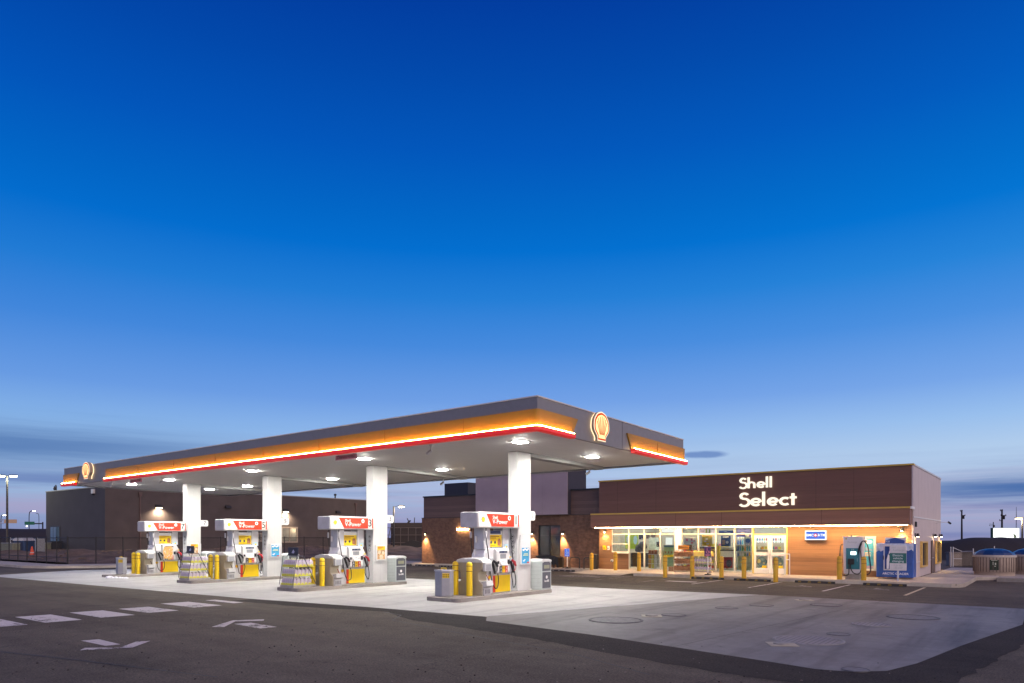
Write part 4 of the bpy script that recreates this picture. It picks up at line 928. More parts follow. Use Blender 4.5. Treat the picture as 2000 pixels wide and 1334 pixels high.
# doors in a yellow surround
mb = MB(); mb.box(-11.52,-11.46,SY-.01,SY+.14,.15,2.42).box(-9.92,-9.86,SY-.01,SY+.14,.15,2.42).box(-11.46,-9.92,SY-.01,SY+.14,2.02,2.07).box(-11.46,-9.92,SY-.01,SY+.14,2.38,2.42); ds = mb.build('door_surround', mat('yellow_surround',(.80,.62,.14),.45), shop)
mb = MB(); mb.box(-11.46,-9.92,SY+.06,SY+.07,2.07,2.38); mb.build('transom_pane', GLASS, ds)
def shop_door(a, b, hs):
    mb = MB(); y0, y1 = SY+.03, SY+.09
    fw = .10
    mb.box(a,a+fw,y0,y1,.17,2.01).box(b-fw,b,y0,y1,.17,2.01)
    for z0, z1 in ((.17,.42),(1.02,1.18),(1.86,2.01)): mb.box(a+fw,b-fw,y0,y1,z0,z1)
    d = mb.build('door', mat('white_door',(.80,.76,.70),.4,var=.03), shop, bevel=.006)
    mb = MB(); mb.box(a+fw,b-fw,SY+.055,SY+.065,.42,1.02).box(a+fw,b-fw,SY+.055,SY+.065,1.18,1.86); mb.build('pane', GLASS, d)
    mb = MB(); x = b-.05 if hs > 0 else a+.05; mb.tube([(x,SY+.03,.85),(x,SY-.03,.88),(x,SY-.03,1.3),(x,SY+.03,1.33)], .012, 6); mb.build('handle', ALU, d)
    cx = (a+b)/2
    mb = MB(); mb.prism([(cx+.24*math.cos(R(q)),.72+.25*math.sin(R(q))) for q in range(0,360,15)], 'y', SY+.045, SY+.05); p = mb.build('round_poster', mat('dark_food_poster',(.06,.11,.12),.5,var=.7,vscale=9), d)
    mb = MB(); mb.prism([(cx-.14+.09*math.cos(R(q)),.75+.10*math.sin(R(q))) for q in range(0,360,30)], 'y', SY+.041, SY+.0445); mb.build('poster_picture', mat('olive_print',(.32,.28,.10),.5,var=.3,vscale=15), p); mb = MB(); mb.prism([(cx+.10+.05*math.cos(R(q)),.66+.05*math.sin(R(q))) for q in range(0,360,30)], 'y', SY+.041, SY+.0445); mb.build('poster_picture', mat('olive_print',(.32,.28,.10),.5,var=.3,vscale=15), p)
    mb = MB(); mb.box(cx+.02,cx+.22,SY+.036,SY+.0405,.44,.55); mb.build('yellow_label', YELP, p)
shop_door(-11.45,-10.70,1); shop_door(-10.68,-9.93,-1)
mb = MB(); mb.box(-11.0,-10.95,SY+.02,SY+.05,2.2,2.24); 
# doorway lamp, sconces
def sconce(x, z, lb, y=SY, power=26, dark=True, face='-y', col=WARM, cone=110):
    t = thing('wall_lamp', lb, 'wall lamp', (x, y, z), 0 if face == '-y' else R(90))
    mb = MB(); mb.box(-.07,.07,-.03,0,-.05,.13); mb.lathe([(.045,.12),(.055,.10),(.07,-.02),(.066,-.02),(.04,.08)], 0, -.11, 0, 14); mb.build('shade', DARK if dark else ALU, t, bevel=.004)
    mb = MB(); mb.lathe([(.0,.03),(.035,.02),(.045,-.012),(.03,-.035),(0,-.04)], 0, -.11, 0, 12); mb.build('bulb', glow('warm_bulb', (1,.74,.42), 90), t)
    lamp('SPOT', t, (0,-.20,-.06), power, col, .03, (0,.26,-1), cone, .8)
    return t
sconce(onY(1182,SY), 2.20, 'wall lamp on wood cladding left of the shop windows', power=90)
sconce(onY(1762,SY), 2.20, 'wall lamp at the right end of the wood cladding above the ice freezer', power=110)
for px, lb in ((1787,'wall lamp on the pale flank nearest the shop corner'),(1822,'wall lamp above the side door of the shop'),(1834,'wall lamp furthest back on the pale flank')):
    k = (px-1000)/F; d = SX1/(-sn+cs*k); sconce(0, 2.02, lb, power=70, face='+x', cone=100).location = (SX1, (cs+sn*k)*d, 1.95)
# flank openings
def flank_Y(px): k = (px-1000)/F; d = (SX1)/(-sn+cs*k); return (cs+sn*k)*d
for pa, pb in ((1797,1808),(1826,1834.5)):
    a, b = flank_Y(pa), flank_Y(pb)
    mb = MB(); mb.box(SX1,SX1+.10,a,a+.10,.55,1.72).box(SX1,SX1+.10,b-.1,b,.55,1.72).box(SX1,SX1+.10,a+.1,b-.1,.55,.62).box(SX1,SX1+.10,a+.1,b-.1,1.65,1.72); w = mb.build('window', mat('gold_frame',(.62,.42,.13),.5), sw)
    mb = MB(); mb.box(SX1+.01,SX1+.03,a+.1,b-.1,.62,1.65); mb.build('pane', DGLASS, w)
a, b = flank_Y(1818), flank_Y(1825)
mb = MB(); mb.box(SX1+.001,SX1+.04,a,b,.16,1.75); dd = mb.build('side_door', mat('brown_door',(.10,.06,.045),.5), sw)
mb = MB(); mb.tube([(SX1+.04,a+.12,.9),(SX1+.09,a+.12,.9),(SX1+.09,a+.3,.9)], .015, 6); mb.build('handle', ALU, dd)
t = thing('flank_camera', 'small dark camera on an arm at the back of the pale flank', 'camera', (SX1, flank_Y(1828), 2.62)); t.name = 'wall_camera'
mb = MB(); mb.tube([(0,0,0),(.35,.1,.05),(.55,.3,.04)], .015, 6); mb.build('arm', LGREY, t); mb = MB(); mb.tube([(.5,.3,.06),(.62,.25,-.03)], .05, 8); mb.build('camera_body', DARK, t)
t = thing('flank_box', 'small dark alarm box on the pale flank near the corner', 'alarm box', (SX1, flank_Y(1787), 2.45)); t.name = 'alarm_box'
mb = MB(); mb.box(0,.08,-.06,.06,-.1,.12); mb.build('case', DARK, t, bevel=.01); mb = MB(); mb.lathe([(.03,0),(.03,.02),(0,.03)], .04, 0, .12, 10); mb.build('beacon', GREYP, t)

# raised lit letters
def glyph(ch):
    A = lambda cx, cy, r, a0, a1, n=14, ry=None: [(cx+r*math.cos(R(a0+(a1-a0)*i/n)), cy+(ry or r)*math.sin(R(a0+(a1-a0)*i/n))) for i in range(n+1)]
    return {'S': ([A(.28,.77,.20,25,270) + A(.27,.295,.275,90,-150)[1:]], .60),
            'h': ([[(.08,0),(.08,1.06)], [(.08,.30)] + A(.29,.36,.21,180,0,10) + [(.50,0)]], .66),
            'e': ([[(.10,.29),(.56,.29)], [(.56,.30)] + A(.325,.30,.245,12,318)], .66),
            'l': ([[(.09,0),(.09,1.06)]], .27),
            'c': ([A(.32,.30,.245,48,312)], .56),
            't': ([[(.17,0),(.17,.86)], [(0,.56),(.36,.56)]], .40)}[ch]
def letters(word, x0, z0, cap, width):
    t = None; adv = [glyph(c)[1] for c in word]; k = width/sum(adv); x = x0
    obs = []
    for c, a in zip(word, adv):
        mb = MB(); hw = .079
        for path in glyph(c)[0]:
            P = [Vector((p[0], p[1])) for p in path]; L, Q = [], []
            for i, p in enumerate(P):
                t0 = (P[i]-P[i-1]).normalized() if i else (P[1]-P[0]).normalized(); t1 = (P[i+1]-P[i]).normalized() if i+1 < len(P) else t0
                n = Vector((-(t0.y+t1.y), t0.x+t1.x)); n.normalize(); n = n*(hw/max(.5, n.dot(Vector((-t0.y,t0.x)))))
                L.append(p+n); Q.append(p-n)
            for i in range(len(P)-1):
                q = [L[i],L[i+1],Q[i+1],Q[i]]
                mb.prism([(x+v.x*k, z0+v.y*cap) for v in q], 'y', SY-.10, SY-.04)
        obs.append((c, mb)); x += a*k
    return obs
sg = thing('shop_sign', 'large warm white lit letters spelling Shell Select on the brown upper wall', 'sign', (0,0,0))
LET = glow('letter_face', (1,.90,.72), 1.25)
for c, m_ in letters('Shell', -12.12, 4.28, .50, 1.62) + letters('Select', -12.12, 3.41, .64, 2.72): m_.build('letter', LET, sg)
# things on the front wall
t = thing('cash_machine_sign', 'small lit blue bank sign with white border on the wood wall', 'sign', (onY(1594.5,SY), SY, 1.78))
mb = MB(); mb.box(-.46,.46,-.14,0,0,.43); mb.build('case', LGREY, t, bevel=.01)
mb = MB(); mb.box(-.46,.46,-.145,-.141,0,.43); mb.build('lit_border', glow('sign_white', (1,1,1), 1.5), t)
mb = MB(); mb.box(-.41,.41,-.150,-.146,.045,.385); mb.build('blue_face', glow('sign_blue', (.10,.22,.82), 1.0), t)
text('BMO', .16, (-.23,-.1515,.215), '-y', glow('sign_white',(1,1,1),1.5), t, bold=.008, ext=.001); text('ATM', .16, (.26,-.1515,.215), '-y', glow('sign_white',(1,1,1),1.5), t, bold=.008, ext=.001)
mb = MB(); mb.prism([(.0+.085*math.cos(R(q)),.215+.085*math.sin(R(q))) for q in range(0,360,15)], 'y', -.153, -.151); mb.build('red_roundel', glow('sign_red',(.9,.05,.06),1.0), t)
mb = MB(); mb.prism([(.0+.045*math.cos(R(q)),.215+.045*math.sin(R(q))) for q in range(0,360,15)], 'y', -.156, -.1535).box(.108,.116,-.153,-.151,.12,.31); mb.build('roundel_mark', glow('sign_white',(1,1,1),1.5), t)
t = thing('wall_poster', 'tall teal offer poster in a cream frame behind the charger', 'poster', (onY(1684,SY), SY, .43))
mb = MB(); mb.box(-.56,-.47,-.06,0,0,1.52).box(.47,.56,-.06,0,0,1.52).box(-.47,.47,-.06,0,0,.09).box(-.47,.47,-.06,0,1.43,1.52); mb.build('frame', CREAM, t, bevel=.008)
mb = MB(); mb.box(-.47,.47,-.03,-.005,.09,1.43); p = mb.build('print', mat('teal_poster',(.06,.36,.50),.5,var=.25,vscale=3), t)
mb = MB()
for cx,cz_,rr in ((-.25,1.30,.17),(.02,1.32,.2),(.25,1.27,.16)): mb.prism([(cx+rr*math.cos(R(q)),cz_+rr*.55*math.sin(R(q))) for q in range(0,360,24)], 'y', -.034, -.031)
mb.build('cloud_print', INKW, p)
text('FREE', .24, (.10,-.033,.72), '-y', mat('pale_orange_ink',(.85,.62,.35),.5), p, bold=.03, ext=.001); text('CAR WASH', .10, (.08,-.033,.93), '-y', INKW, p, ext=.001) if False else None
mb = MB(); mb.box(-.30,.40,-.034,-.031,.90,.935).box(-.30,.25,-.034,-.031,.98,1.01).box(-.47,.47,-.034,-.031,.10,.22); mb.build('print_bands', mat('mauve_ink',(.40,.30,.40),.5), p)
for px, z, nm, lb, m in ((1181.5,1.34,'yellow_box','small yellow emergency box on wood cladding beneath the left lamp',YELP),(1189.5,1.33,'call_panel','small pale call panel beside the yellow box on wood cladding',WHITE),(1196,.62,'pipe_cap_box','pale round utility cap low on the wood cladding',WHITE)):
    t = thing(nm, lb, 'wall box', (onY(px,SY),SY,z)); mb = MB()
    if nm == 'pipe_cap_box': mb.tube([(0,0,0),(0,-.08,0)], .075, 14)
    else: mb.box(-.09 if m is YELP else -.055,.09 if m is YELP else .055,-.10,0,-.12,.10)
    mb.build('case', m, t, bevel=.015); mb = MB(); mb.box(-.03,.03,-.108,-.101,-.06,.0); mb.build('button', DARK if m is WHITE else REDP, t)

# shop interior
room = thing('shop_room', 'bright shop room seen through the front windows', 'room', (0,0,0))
IX0, IX1, IY = -19.8, -9.0, 40.6
mb = MB(); mb.box(IX0,IX1,SY+.26,IY,.152,.16); mb.build('floor', mat('shop_tiles',(.55,.52,.47),.3,var=.06), room)
mb = MB(); mb.box(IX0,IX1,IY,IY+.1,.15,2.8).box(IX0-.1,IX0,SY+.26,IY,.15,2.8).box(IX1,IX1+.1,SY+.26,IY,.15,2.8); mb.build('wall', mat('cream_wall',(.52,.49,.42),.8,var=.04), room)
mb = MB(); mb.box(IX0,IX1,SY+.26,IY,2.72,2.8); ce = mb.build('ceiling', mat('ceiling_tile',(.78,.78,.74),.8,var=.03), room)
for i in range(5):
    for j in range(3):
        mb = MB(); x, y = IX0+1.1+i*2.15, SY+1.2+j*1.9; mb.box(x-.6,x+.6,y-.3,y+.3,2.70,2.715); mb.build('light_panel', glow('ceiling_glow',(1,.94,.82),10), ce)
INS = 'shop fittings seen through the windows'
def inbox(nm, lb, cat, px0, px1, py0, py1, Y, dep, m, extra=None, group=None):
    x0, x1 = onY(px0,Y), onY(px1,Y); z1 = zY((px0+px1)/2, py0, Y); z0 = zY((px0+px1)/2, py1, Y)
    t = thing(nm, lb, cat, ((x0+x1)/2, Y, max(z0,.165)), 0, group); w = (x1-x0)/2; h = z1-max(z0,.165)
    mb = MB(); mb.box(-w,w,0,dep,0,h); mb.build('body', m, t, bevel=.006)
    if extra: extra(t, w, h)
    return t
def marks(m, n=3):
    def fn(t, w, h):
        mb = MB()
        for i in range(n):
            a = -w*.75+1.5*w*random.random()*.6; mb.box(a,a+w*random.uniform(.3,.6),-.004,-.0005,h*(.15+.7*i/n),h*(.15+.7*i/n)+h*.10)
        mb.build('print', m, t)
    return fn
PK = mat('pink_print',(.70,.10,.30),.5)
inbox('green_board','tall lime green board inside the left windows','board',1221,1246,1044,1072,36.6,.05,mat('lime_board',(.36,.52,.05),.5,var=.12), lambda t,w,h: (lambda mb: mb.build('blue_spots', mat('pale_blue_spot',(.35,.55,.75),.5), t))(MB().prism([(-w*.5+.13*math.cos(R(q)),h*.62+.25*math.sin(R(q))) for q in range(0,360,24)],'y',-.004,-.001).prism([(w*.6+.12*math.cos(R(q)),h*.62+.26*math.sin(R(q))) for q in range(0,360,24)],'y',-.004,-.001)))
inbox('menu_screen','dark menu screen high behind the second window','screen',1247.5,1258,1044,1053.5,36.3,.05,mat('dark_screen',(.03,.03,.035),.2), marks(GREYP,1))
inbox('shop_counter','dark fronted serving counter behind the second window','counter',1232,1260,1080,1107,35.3,.7,mat('counter_dark',(.05,.05,.065),.5), lambda t,w,h: MB().box(-w-.05,w+.05,-.06,.75,h,h+.05).build('worktop',WHITE,t) and None)
def cover_shape():
    t = thing('covered_machine','crumpled dark grey cover over a machine on the shop counter','cover',(onY(1251,35.45),35.5,1.09))
    P = bmesh.new(); bmesh.ops.create_icosphere(P, subdivisions=4, radius=1); rr = random.Random(3)
    mb = MB(); vs = []
    for v in P.verts:
        c = v.co; w = .26+.10*math.sin(c.x*7+c.z*5)*.4+.04*math.sin(c.y*13)
        vs.append((c.x*w*(1.15-.45*c.z)+.12*c.z, c.y*.2, max(0,(c.z*.5+.42)*.62*(1+.08*math.sin(c.x*11)))))
    mb.add(vs, [tuple(v.index for v in f.verts) for f in P.faces], 0, True); P.free(); mb.build('cover', mat('grey_cloth',(.13,.13,.15),.8,var=.5,vscale=9), t)
    mb = MB(); mb.box(-.16,.16,-.1,.1,0,.06); mb.build('base', GREYP, t)
cover_shape()
def snack_rack(nm, lb, px0, px1, py0, py1, Y, m, tiers=4):
    t = inbox(nm, lb, 'rack', px0, px1, py0, py1, Y, .45, m)
    x0, x1 = onY(px0,Y), onY(px1,Y); z0, z1 = .2, zY((px0+px1)/2, py0, Y)
    for i in range(tiers):
        z = z0+(z1-z0)*i/tiers; mb = MB(); mb.box(-(x1-x0)/2+.02,(x1-x0)/2-.02,-.22,-.001,z-t.location.z,z-t.location.z+.02); mb.build('shelf', WHITE, t)
    return x0, x1, z0, z1, tiers, Y
PROT = {}
PCOL = [(.55,.05,.03),(.75,.35,.04),(.75,.62,.10),(.10,.30,.10),(.05,.15,.45),(.78,.75,.70),(.35,.12,.06),(.10,.40,.50),(.6,.15,.3),(.25,.2,.5)]
def product(kind, ci, loc, lb, grp, sc=1.0):
    key = (kind, ci)
    if key not in PROT:
        mb = MB()
        if kind == 'snack_bag': mb.prism([(-.085,0),(.085,0),(.07,.12),(.085,.25),(-.085,.25),(-.07,.12)], 'y', -.03, .03)
        elif kind == 'drink_bottle': mb.lathe([(.034,0),(.034,.13),(.016,.185),(.016,.215),(0,.217)], n=10)
        else: mb.box(-.06,.06,-.05,.05,0,.15)
        m = mat(f'package_colour_{ci}', PCOL[ci], .4, var=.35, vscale=18); o = mb.build(kind, m, bevel=.008 if kind != 'drink_bottle' else 0); PROT[key] = o
        first = True
    else: first = False
    o = PROT[key] if first else PROT[key].copy()
    if not first: COL.objects.link(o)
    o.location = loc; o.scale = (sc,sc,sc); o['label'] = lb; o['category'] = {'snack_bag':'snack bag','drink_bottle':'bottle','grocery_box':'box'}[kind]; o['group'] = grp
    return o
def fill(kind, x0, x1, y, z0, z1, tiers, step, cols, lb, grp, sc=1.0):
    for i in range(tiers):
        z = z0+(z1-z0)*i/tiers+.022; x = x0+step*.55
        while x < x1-step*.4:
            product(kind, random.choice(cols), (x, y+random.uniform(-.02,.02), z), lb, grp, sc*random.uniform(.92,1.05)); x += step
r = snack_rack('snack_rack','low white snack rack behind the third window',1268,1290,1074,1107,35.3,mat('rack_white',(.62,.56,.46),.5),4)
fill('snack_bag', r[0], r[1], r[5]-.11, r[2], r[3], 4, .17, [0,1,2,5,6], 'bright snack bag on the low white rack behind the third window', 'snack bags on the low white rack', .9)
r = snack_rack('snack_gondola','long shelf unit of snacks in the middle of the shop',1336,1432,1058,1112,37.2,mat('gondola_white',(.6,.58,.52),.5),5)
fill('grocery_box', r[0], r[1], r[5]-.11, r[2], r[3], 5, .20, [0,1,2,3,5,6,8], 'small coloured packet on the long middle shelf unit of the shop', 'packets on the long middle shelf unit', 1.1)
r = snack_rack('drinks_cooler','lit upright drinks cooler against the back wall behind the doors',1440,1530,1046,1110,39.9,glow('cooler_back',(.92,.97,1.0),1.3),6)
fill('drink_bottle', r[0], r[1], r[5]-.11, r[2], r[3], 6, .125, [0,2,3,4,5,7,9], 'small drink bottle in the lit cooler at the back of the shop', 'bottles in the lit cooler', 1.15)
r = snack_rack('wine_shelf','tall white shelf unit behind the last window before the doors',1436,1470,1052,1112,36.0,mat('gondola_white',(.6,.58,.52),.5),5)
fill('drink_bottle', r[0], r[1], r[5]-.11, r[2], r[3], 5, .12, [0,3,4,5,7,1], 'small bottle on the tall shelf behind the last window', 'bottles on the tall white shelf', 1.2)
r = snack_rack('sweets_shelf','white sweets shelf behind the doors',1474,1532,1060,1112,36.6,mat('gondola_white',(.6,.58,.52),.5),4)
fill('grocery_box', r[0], r[1], r[5]-.11, r[2], r[3], 4, .17, [0,1,2,4,5,7,8], 'small coloured packet on the sweets shelf behind the doors', 'packets on the sweets shelf', .95)
inbox('coffee_bar','green and yellow drinks bar behind the fourth window','counter',1297,1316,1065,1107,35.6,.5,mat('green_bar',(.30,.42,.22),.5,var=.2), lambda t,w,h: (MB().box(-w,w,-.02,-.002,h*.92,h).build('blue_canopy',mat('slate_blue',(.06,.14,.22),.5),t), MB().box(-w*.95,w*.95,-.02,-.002,h*.45,h*.56).build('yellow_band',YELP,t), MB().box(-w*.8,-w*.5,-.02,-.002,h*.62,h*.72).box(-w*.2,w*.1,-.02,-.002,h*.62,h*.72).box(w*.4,w*.7,-.02,-.002,h*.62,h*.72).build('cup_prints',mat('brown_cup',(.25,.12,.05),.5),t)) and None)
inbox('white_hood','white lit bulkhead high behind the fourth window','light box',1291,1317,1032,1040,36.2,.4,glow('bulkhead_white',(1,.97,.9),1.2))
inbox('menu_light_box','lit menu board behind the fourth window','light box',1300,1312,1050,1064,37.5,.1,glow('menu_white',(1,1,.92),1.1))
inbox('wall_picture','tan picture on the wall behind the third window','picture',1280,1290,1045,1060,38,.05,mat('tan_picture',(.45,.30,.16),.6,var=.2), marks(BLUE,1))
inbox('hot_food_counter','long dark hot food counter behind the yellow poster','counter',1361,1402,1068,1080,35.6,.5,mat('counter_steel',(.06,.06,.065),.35,.4), lambda t,w,h:(MB().box(-w*.9,w*.9,-.01,-.001,h*.35,h*.7).build('glass_front',mat('warm_food',(.45,.28,.10),.4,var=.5,vscale=9),t)) and None)
inbox('coffee_machine','dark coffee machine behind the white and pink poster','coffee machine',1340,1350,1062,1074,35.5,.4,mat('machine_black',(.03,.03,.035),.35), marks(GREYP,2))
inbox('coffee_machine','steel coffee machine beside the dark one behind the pink poster','coffee machine',1351,1360,1063,1074,35.5,.4,ALU, marks(DARK,2))
inbox('cigarette_cabinet','dark wall cabinet high behind the third window','cabinet',1262,1277,1040,1052,38.5,.3,mat('cabinet_brown',(.10,.06,.04),.5), marks(CREAM,3))
inbox('checkout_till','dark till on the counter behind the third window','till',1282,1287,1058,1068,35.9,.3,DARK, marks(GREYP,1))
inbox('hanging_sign','blue hanging aisle sign inside above the shelves','sign',1404,1432,1036,1042,37.0,.05,BLUE, marks(INKW,2))
inbox('promo_stand','tall yellow promotion stand inside by the red poster','stand',1396,1404,1066,1110,35.2,.3,mat('promo_yellow',(.70,.50,.06),.5,var=.2), marks(REDP,3))
inbox('chest_freezer','white chest freezer with a dark lid behind the red poster','freezer',1404,1434,1076,1108,35.4,.6,WHITE, lambda t,w,h:(MB().box(-w,w,-.01,.6,h,h+.06).build('lid',DARK,t)) and None)
inbox('brown_column','grey interior pillar behind the yellow poster','pillar',1366,1371,1040,1110,36.5,.25,mat('pillar_grey',(.34,.33,.30),.6))
inbox('glass_case','pale glass display case behind the third window','display case',1267,1279,1050,1074,36.4,.5,mat('pale_case',(.50,.58,.52),.2,var=.2))
# posters fixed behind the shop glass
def pane_poster(nm, lb, px0, px1, py0, py1, m, fn=None): inbox(nm, lb, 'poster', px0, px1, py0, py1, SY+.10, .012, m, fn)
WP = mat('white_poster',(.80,.78,.80),.5)
pane_poster('window_poster','white poster with pink shapes inside the shop window',1336,1360,1048.5,1064,WP,lambda t,w,h:(MB().box(-w*.7,-w*.35,-.004,-.001,h*.45,h*.75).box(w*.1,w*.4,-.004,-.001,h*.5,h*.8).box(w*.55,w*.75,-.004,-.001,h*.4,h*.6).box(w*.1,w*.45,-.004,-.001,h*.12,h*.35).build('pink_print',PK,t)) and None)
pane_poster('window_poster','bright yellow square poster inside the shop window',1371,1391,1046,1066,mat('yellow_poster',(.85,.58,.03),.5,var=.12),marks(WP,3))
pane_poster('window_poster','navy poster with a round pale badge inside the shop window',1408,1427,1046,1067,mat('navy_poster',(.04,.09,.20),.5,var=.4,vscale=8),lambda t,w,h:(MB().prism([(w*.3+.07*math.cos(R(q)),h*.38+.07*math.sin(R(q))) for q in range(0,360,20)],'y',-.004,-.001).build('badge',CREAM,t), MB().box(-w*.75,-w*.1,-.004,-.001,h*.15,h*.6).build('glasses_print',mat('amber_print',(.45,.28,.10),.5,var=.3,vscale=20),t), MB().box(-w*.6,w*.6,-.004,-.001,h*.82,h*.92).build('title_bar',WP,t)) and None)
VIO = mat('violet_poster',(.20,.20,.62),.5,var=.2,vscale=4)
pane_poster('window_poster','violet poster across the top of the last window',1438.5,1467,1032,1049,VIO,lambda t,w,h:(MB().prism([(w*.45+.10*math.cos(R(q)),h*.22+.10*math.sin(R(q))) for q in range(0,360,20)],'y',-.004,-.001).box(-w*.4,w*.1,-.004,-.001,h*.3,h*.55).build('white_print',WP,t)) and None)
pane_poster('window_poster','pale green poster with a dark cap shape by the doors',1453.5,1468,1049,1063,mat('pale_green_poster',(.48,.58,.54),.5),lambda t,w,h:(MB().prism([(.12*math.cos(R(q)),h*.5+.11*math.sin(R(q))) for q in range(0,360,20)],'y',-.004,-.001).build('cap_print',mat('blue_print',(.05,.14,.35),.5),t)) and None)
pane_poster('transom_poster','blue streaked poster in the transom over the pink shapes',1333,1361,1031,1042,mat('grey_blue_poster',(.28,.36,.46),.5,var=.4,vscale=6),marks(BLUE,1))
pane_poster('transom_poster','violet and striped poster in the transom over the yellow poster',1366,1396,1031,1042,mat('lilac_poster',(.34,.36,.66),.5,var=.35,vscale=6),lambda t,w,h:(MB().box(-w*.2,w*.05,-.004,-.001,h*.1,h*.8).box(w*.2,w*.45,-.004,-.001,h*.1,h*.8).build('cup_print',mat('dark_green_cup',(.05,.12,.04),.5,var=.4),t)) and None)
pane_poster('red_poster','large red poster with a dark picture low in the shop window',1405,1431,1088,1109,mat('red_poster',(.45,.03,.03),.5,var=.15),lambda t,w,h:(MB().prism([(w*.45+w*.42*math.cos(R(q)),h*.42+h*.36*math.sin(R(q))) for q in range(0,360,20)],'y',-.004,-.001).build('dark_picture',mat('dark_print',(.06,.04,.035),.5,var=.7,vscale=12),t)) and None)
pane_poster('bag_display','pale yellow printed display low in the last window',1441,1468,1086,1113,mat('straw_display',(.52,.52,.26),.5,var=.3,vscale=5),marks(YELP,2))
# outside against the window: firewood, fluids, planter
t = thing('firewood_rack','wooden stand of firewood bundles under an orange board by the windows','rack',(onY(1338,33.95),33.95,.15))
mb = MB()
for i in range(3): mb.box(-.52,.52,-.22,.20,.04+.36*i,.07+.36*i)
for sx in (-.53,.53): mb.bar((sx,-.2,0),(sx,-.2,1.12),.02).bar((sx,.18,0),(sx,.18,1.12),.02)
mb.build('frame', mat('rack_tan',(.50,.38,.24),.6), t)
mb = MB(); mb.box(-.28,.30,-.22,-.19,1.14,1.34); ob = mb.build('orange_board', mat('orange_board',(.78,.30,.03),.5), t, bevel=.004)
text('FIREWOOD', .095, (.01,-.222,1.24), '-y', mat('brown_ink',(.15,.05,.01),.5), ob, bold=.02, ext=.001)
LOGM = custom('firewood', (lambda tt, b: tt.l(tt.ramp(tt.n('ShaderNodeTexNoise', i_Scale=14.0, i_Detail=4.0).outputs['Fac'], [(.35,(.10,.045,.02)),(.5,(.36,.17,.08)),(.65,(.52,.33,.19))]), b.inputs['Base Color'])), .8)
bundle = None
for i in range(3):
    for j in range(4):
        if bundle is None:
            mb = MB()
            for a, z in ((-.07,.06),(.07,.06),(0,.17),(-.08,.18),(.085,.17),(.0,.05)):
                rr = random.uniform(.05,.07); mb.prism([(a+rr*math.cos(R(q+20)), z+rr*math.sin(R(q+20))) for q in range(0,360,60)], 'y', -.17, .17)
            bundle = o = mb.build('firewood_bundle', LOGM, bevel=.006)
        else: o = bundle.copy(); COL.objects.link(o)
        o.location = (t.location.x-.39+.26*j, 33.95, .15+.072+.36*i); o.rotation_euler = (0, 0, random.uniform(-.1,.1))
        tag(o, f'bundle of split firewood on the {["bottom","middle","top"][i]} shelf of the stand', 'firewood', f'firewood bundles on the {["bottom","middle","top"][i]} shelf')
t = thing('fluid_shelf','low shelf of washer fluid jugs under a yellow lit panel by the windows','rack',(onY(1374,33.95),33.95,.15))
mb = MB()
for i in range(2): mb.box(-.47,.47,-.2,.18,.03+.40*i,.055+.40*i)
for sx in (-.48,.48): mb.bar((sx,-.18,0),(sx,-.18,.95),.02).bar((sx,.16,0),(sx,.16,.95),.02)
mb.build('frame', mat('rack_tan',(.50,.38,.24),.6), t)
mb = MB(); mb.box(-.46,.46,-.19,.16,.80,1.05); mb.build('yellow_panel', mat('yellow_case',(.82,.62,.14),.5,var=.2,vscale=3), t, bevel=.01)
for i in range(2):
    for j in range(7):
        o = dup(JUG, (t.location.x-.39+.13*j, 33.90, .15+.058+.40*i), 0, f'pale washer fluid jug on the {["lower","upper"][i]} shelf beneath the yellow panel', f'washer fluid jugs on the {["lower","upper"][i]} shelf by the shop')
t = thing('stone_planter','small brown box planter at the foot of the white pier','planter',(onY(1313.5,34.05),34.05,.15)); mb = MB(); mb.box(-.17,.17,-.14,.14,0,.24); mb.build('box', mat('brown_planter',(.28,.17,.10),.8,var=.3,vscale=20), t, bevel=.01); mb = MB(); mb.box(-.15,.15,-.12,.12,.24,.245); mb.build('soil', DARK, t)
t = thing('handrail','white square handrail beside the shop doors','handrail',(onY(1536,33.6),33.7,.15)); mb = MB(); mb.box(-.13,-.09,-.02,.02,0,1.0).box(.09,.13,-.02,.02,0,1.0).box(-.09,.09,-.02,.02,.96,1.0).box(-.09,.09,-.02,.02,.70,.74); mb.build('rail', WHITE, t, bevel=.006)
mb = MB(); mb.box(-.16,-.06,-.05,.05,0,.012).box(.06,.16,-.05,.05,0,.012); mb.build('foot_plate', LGREY, t)
# EV charger, its sign, ice freezer
t = thing('vehicle_charger','white and teal vehicle charger with black cables between two bollards','charger',(onY(1667,32.3),32.3,.15))
mb = MB(); mb.box(-.28,.28,-.24,.24,0,.22); mb.build('plinth', KERB, t, bevel=.02)
mb = MB(); mb.prism([(-.40,1.78),(.44,1.78),(.40,1.72),(.36,.22),(-.34,.22),(-.36,1.72)], 'y', -.22, .22); cb = mb.build('cabinet', mat('charger_white',(.68,.66,.68),.4,var=.03), t, bevel=.02)
mb = MB(); mb.box(-.24,.28,-.232,-.221,.42,1.30); tp = mb.build('teal_panel', mat('charger_teal',(.03,.20,.25),.35,var=.1), cb, bevel=.004)
mb = MB(); mb.box(-.06,.15,-.238,-.233,1.02,1.16); mb.build('screen', glow('charger_screen',(.75,1,.95),3.2), tp)
mb = MB(); mb.box(-.03,.0,-.236,-.233,1.20,1.27).box(.03,.06,-.236,-.233,1.20,1.27).box(.185,.20,-.236,-.233,.74,.88); mb.build('panel_marks', mat('pale_teal',(.35,.50,.52),.5), tp)
mb = MB(); mb.box(-.16,.08,-.33,-.234,.62,.86); mb.build('plug_holster', DARK, tp, bevel=.02)
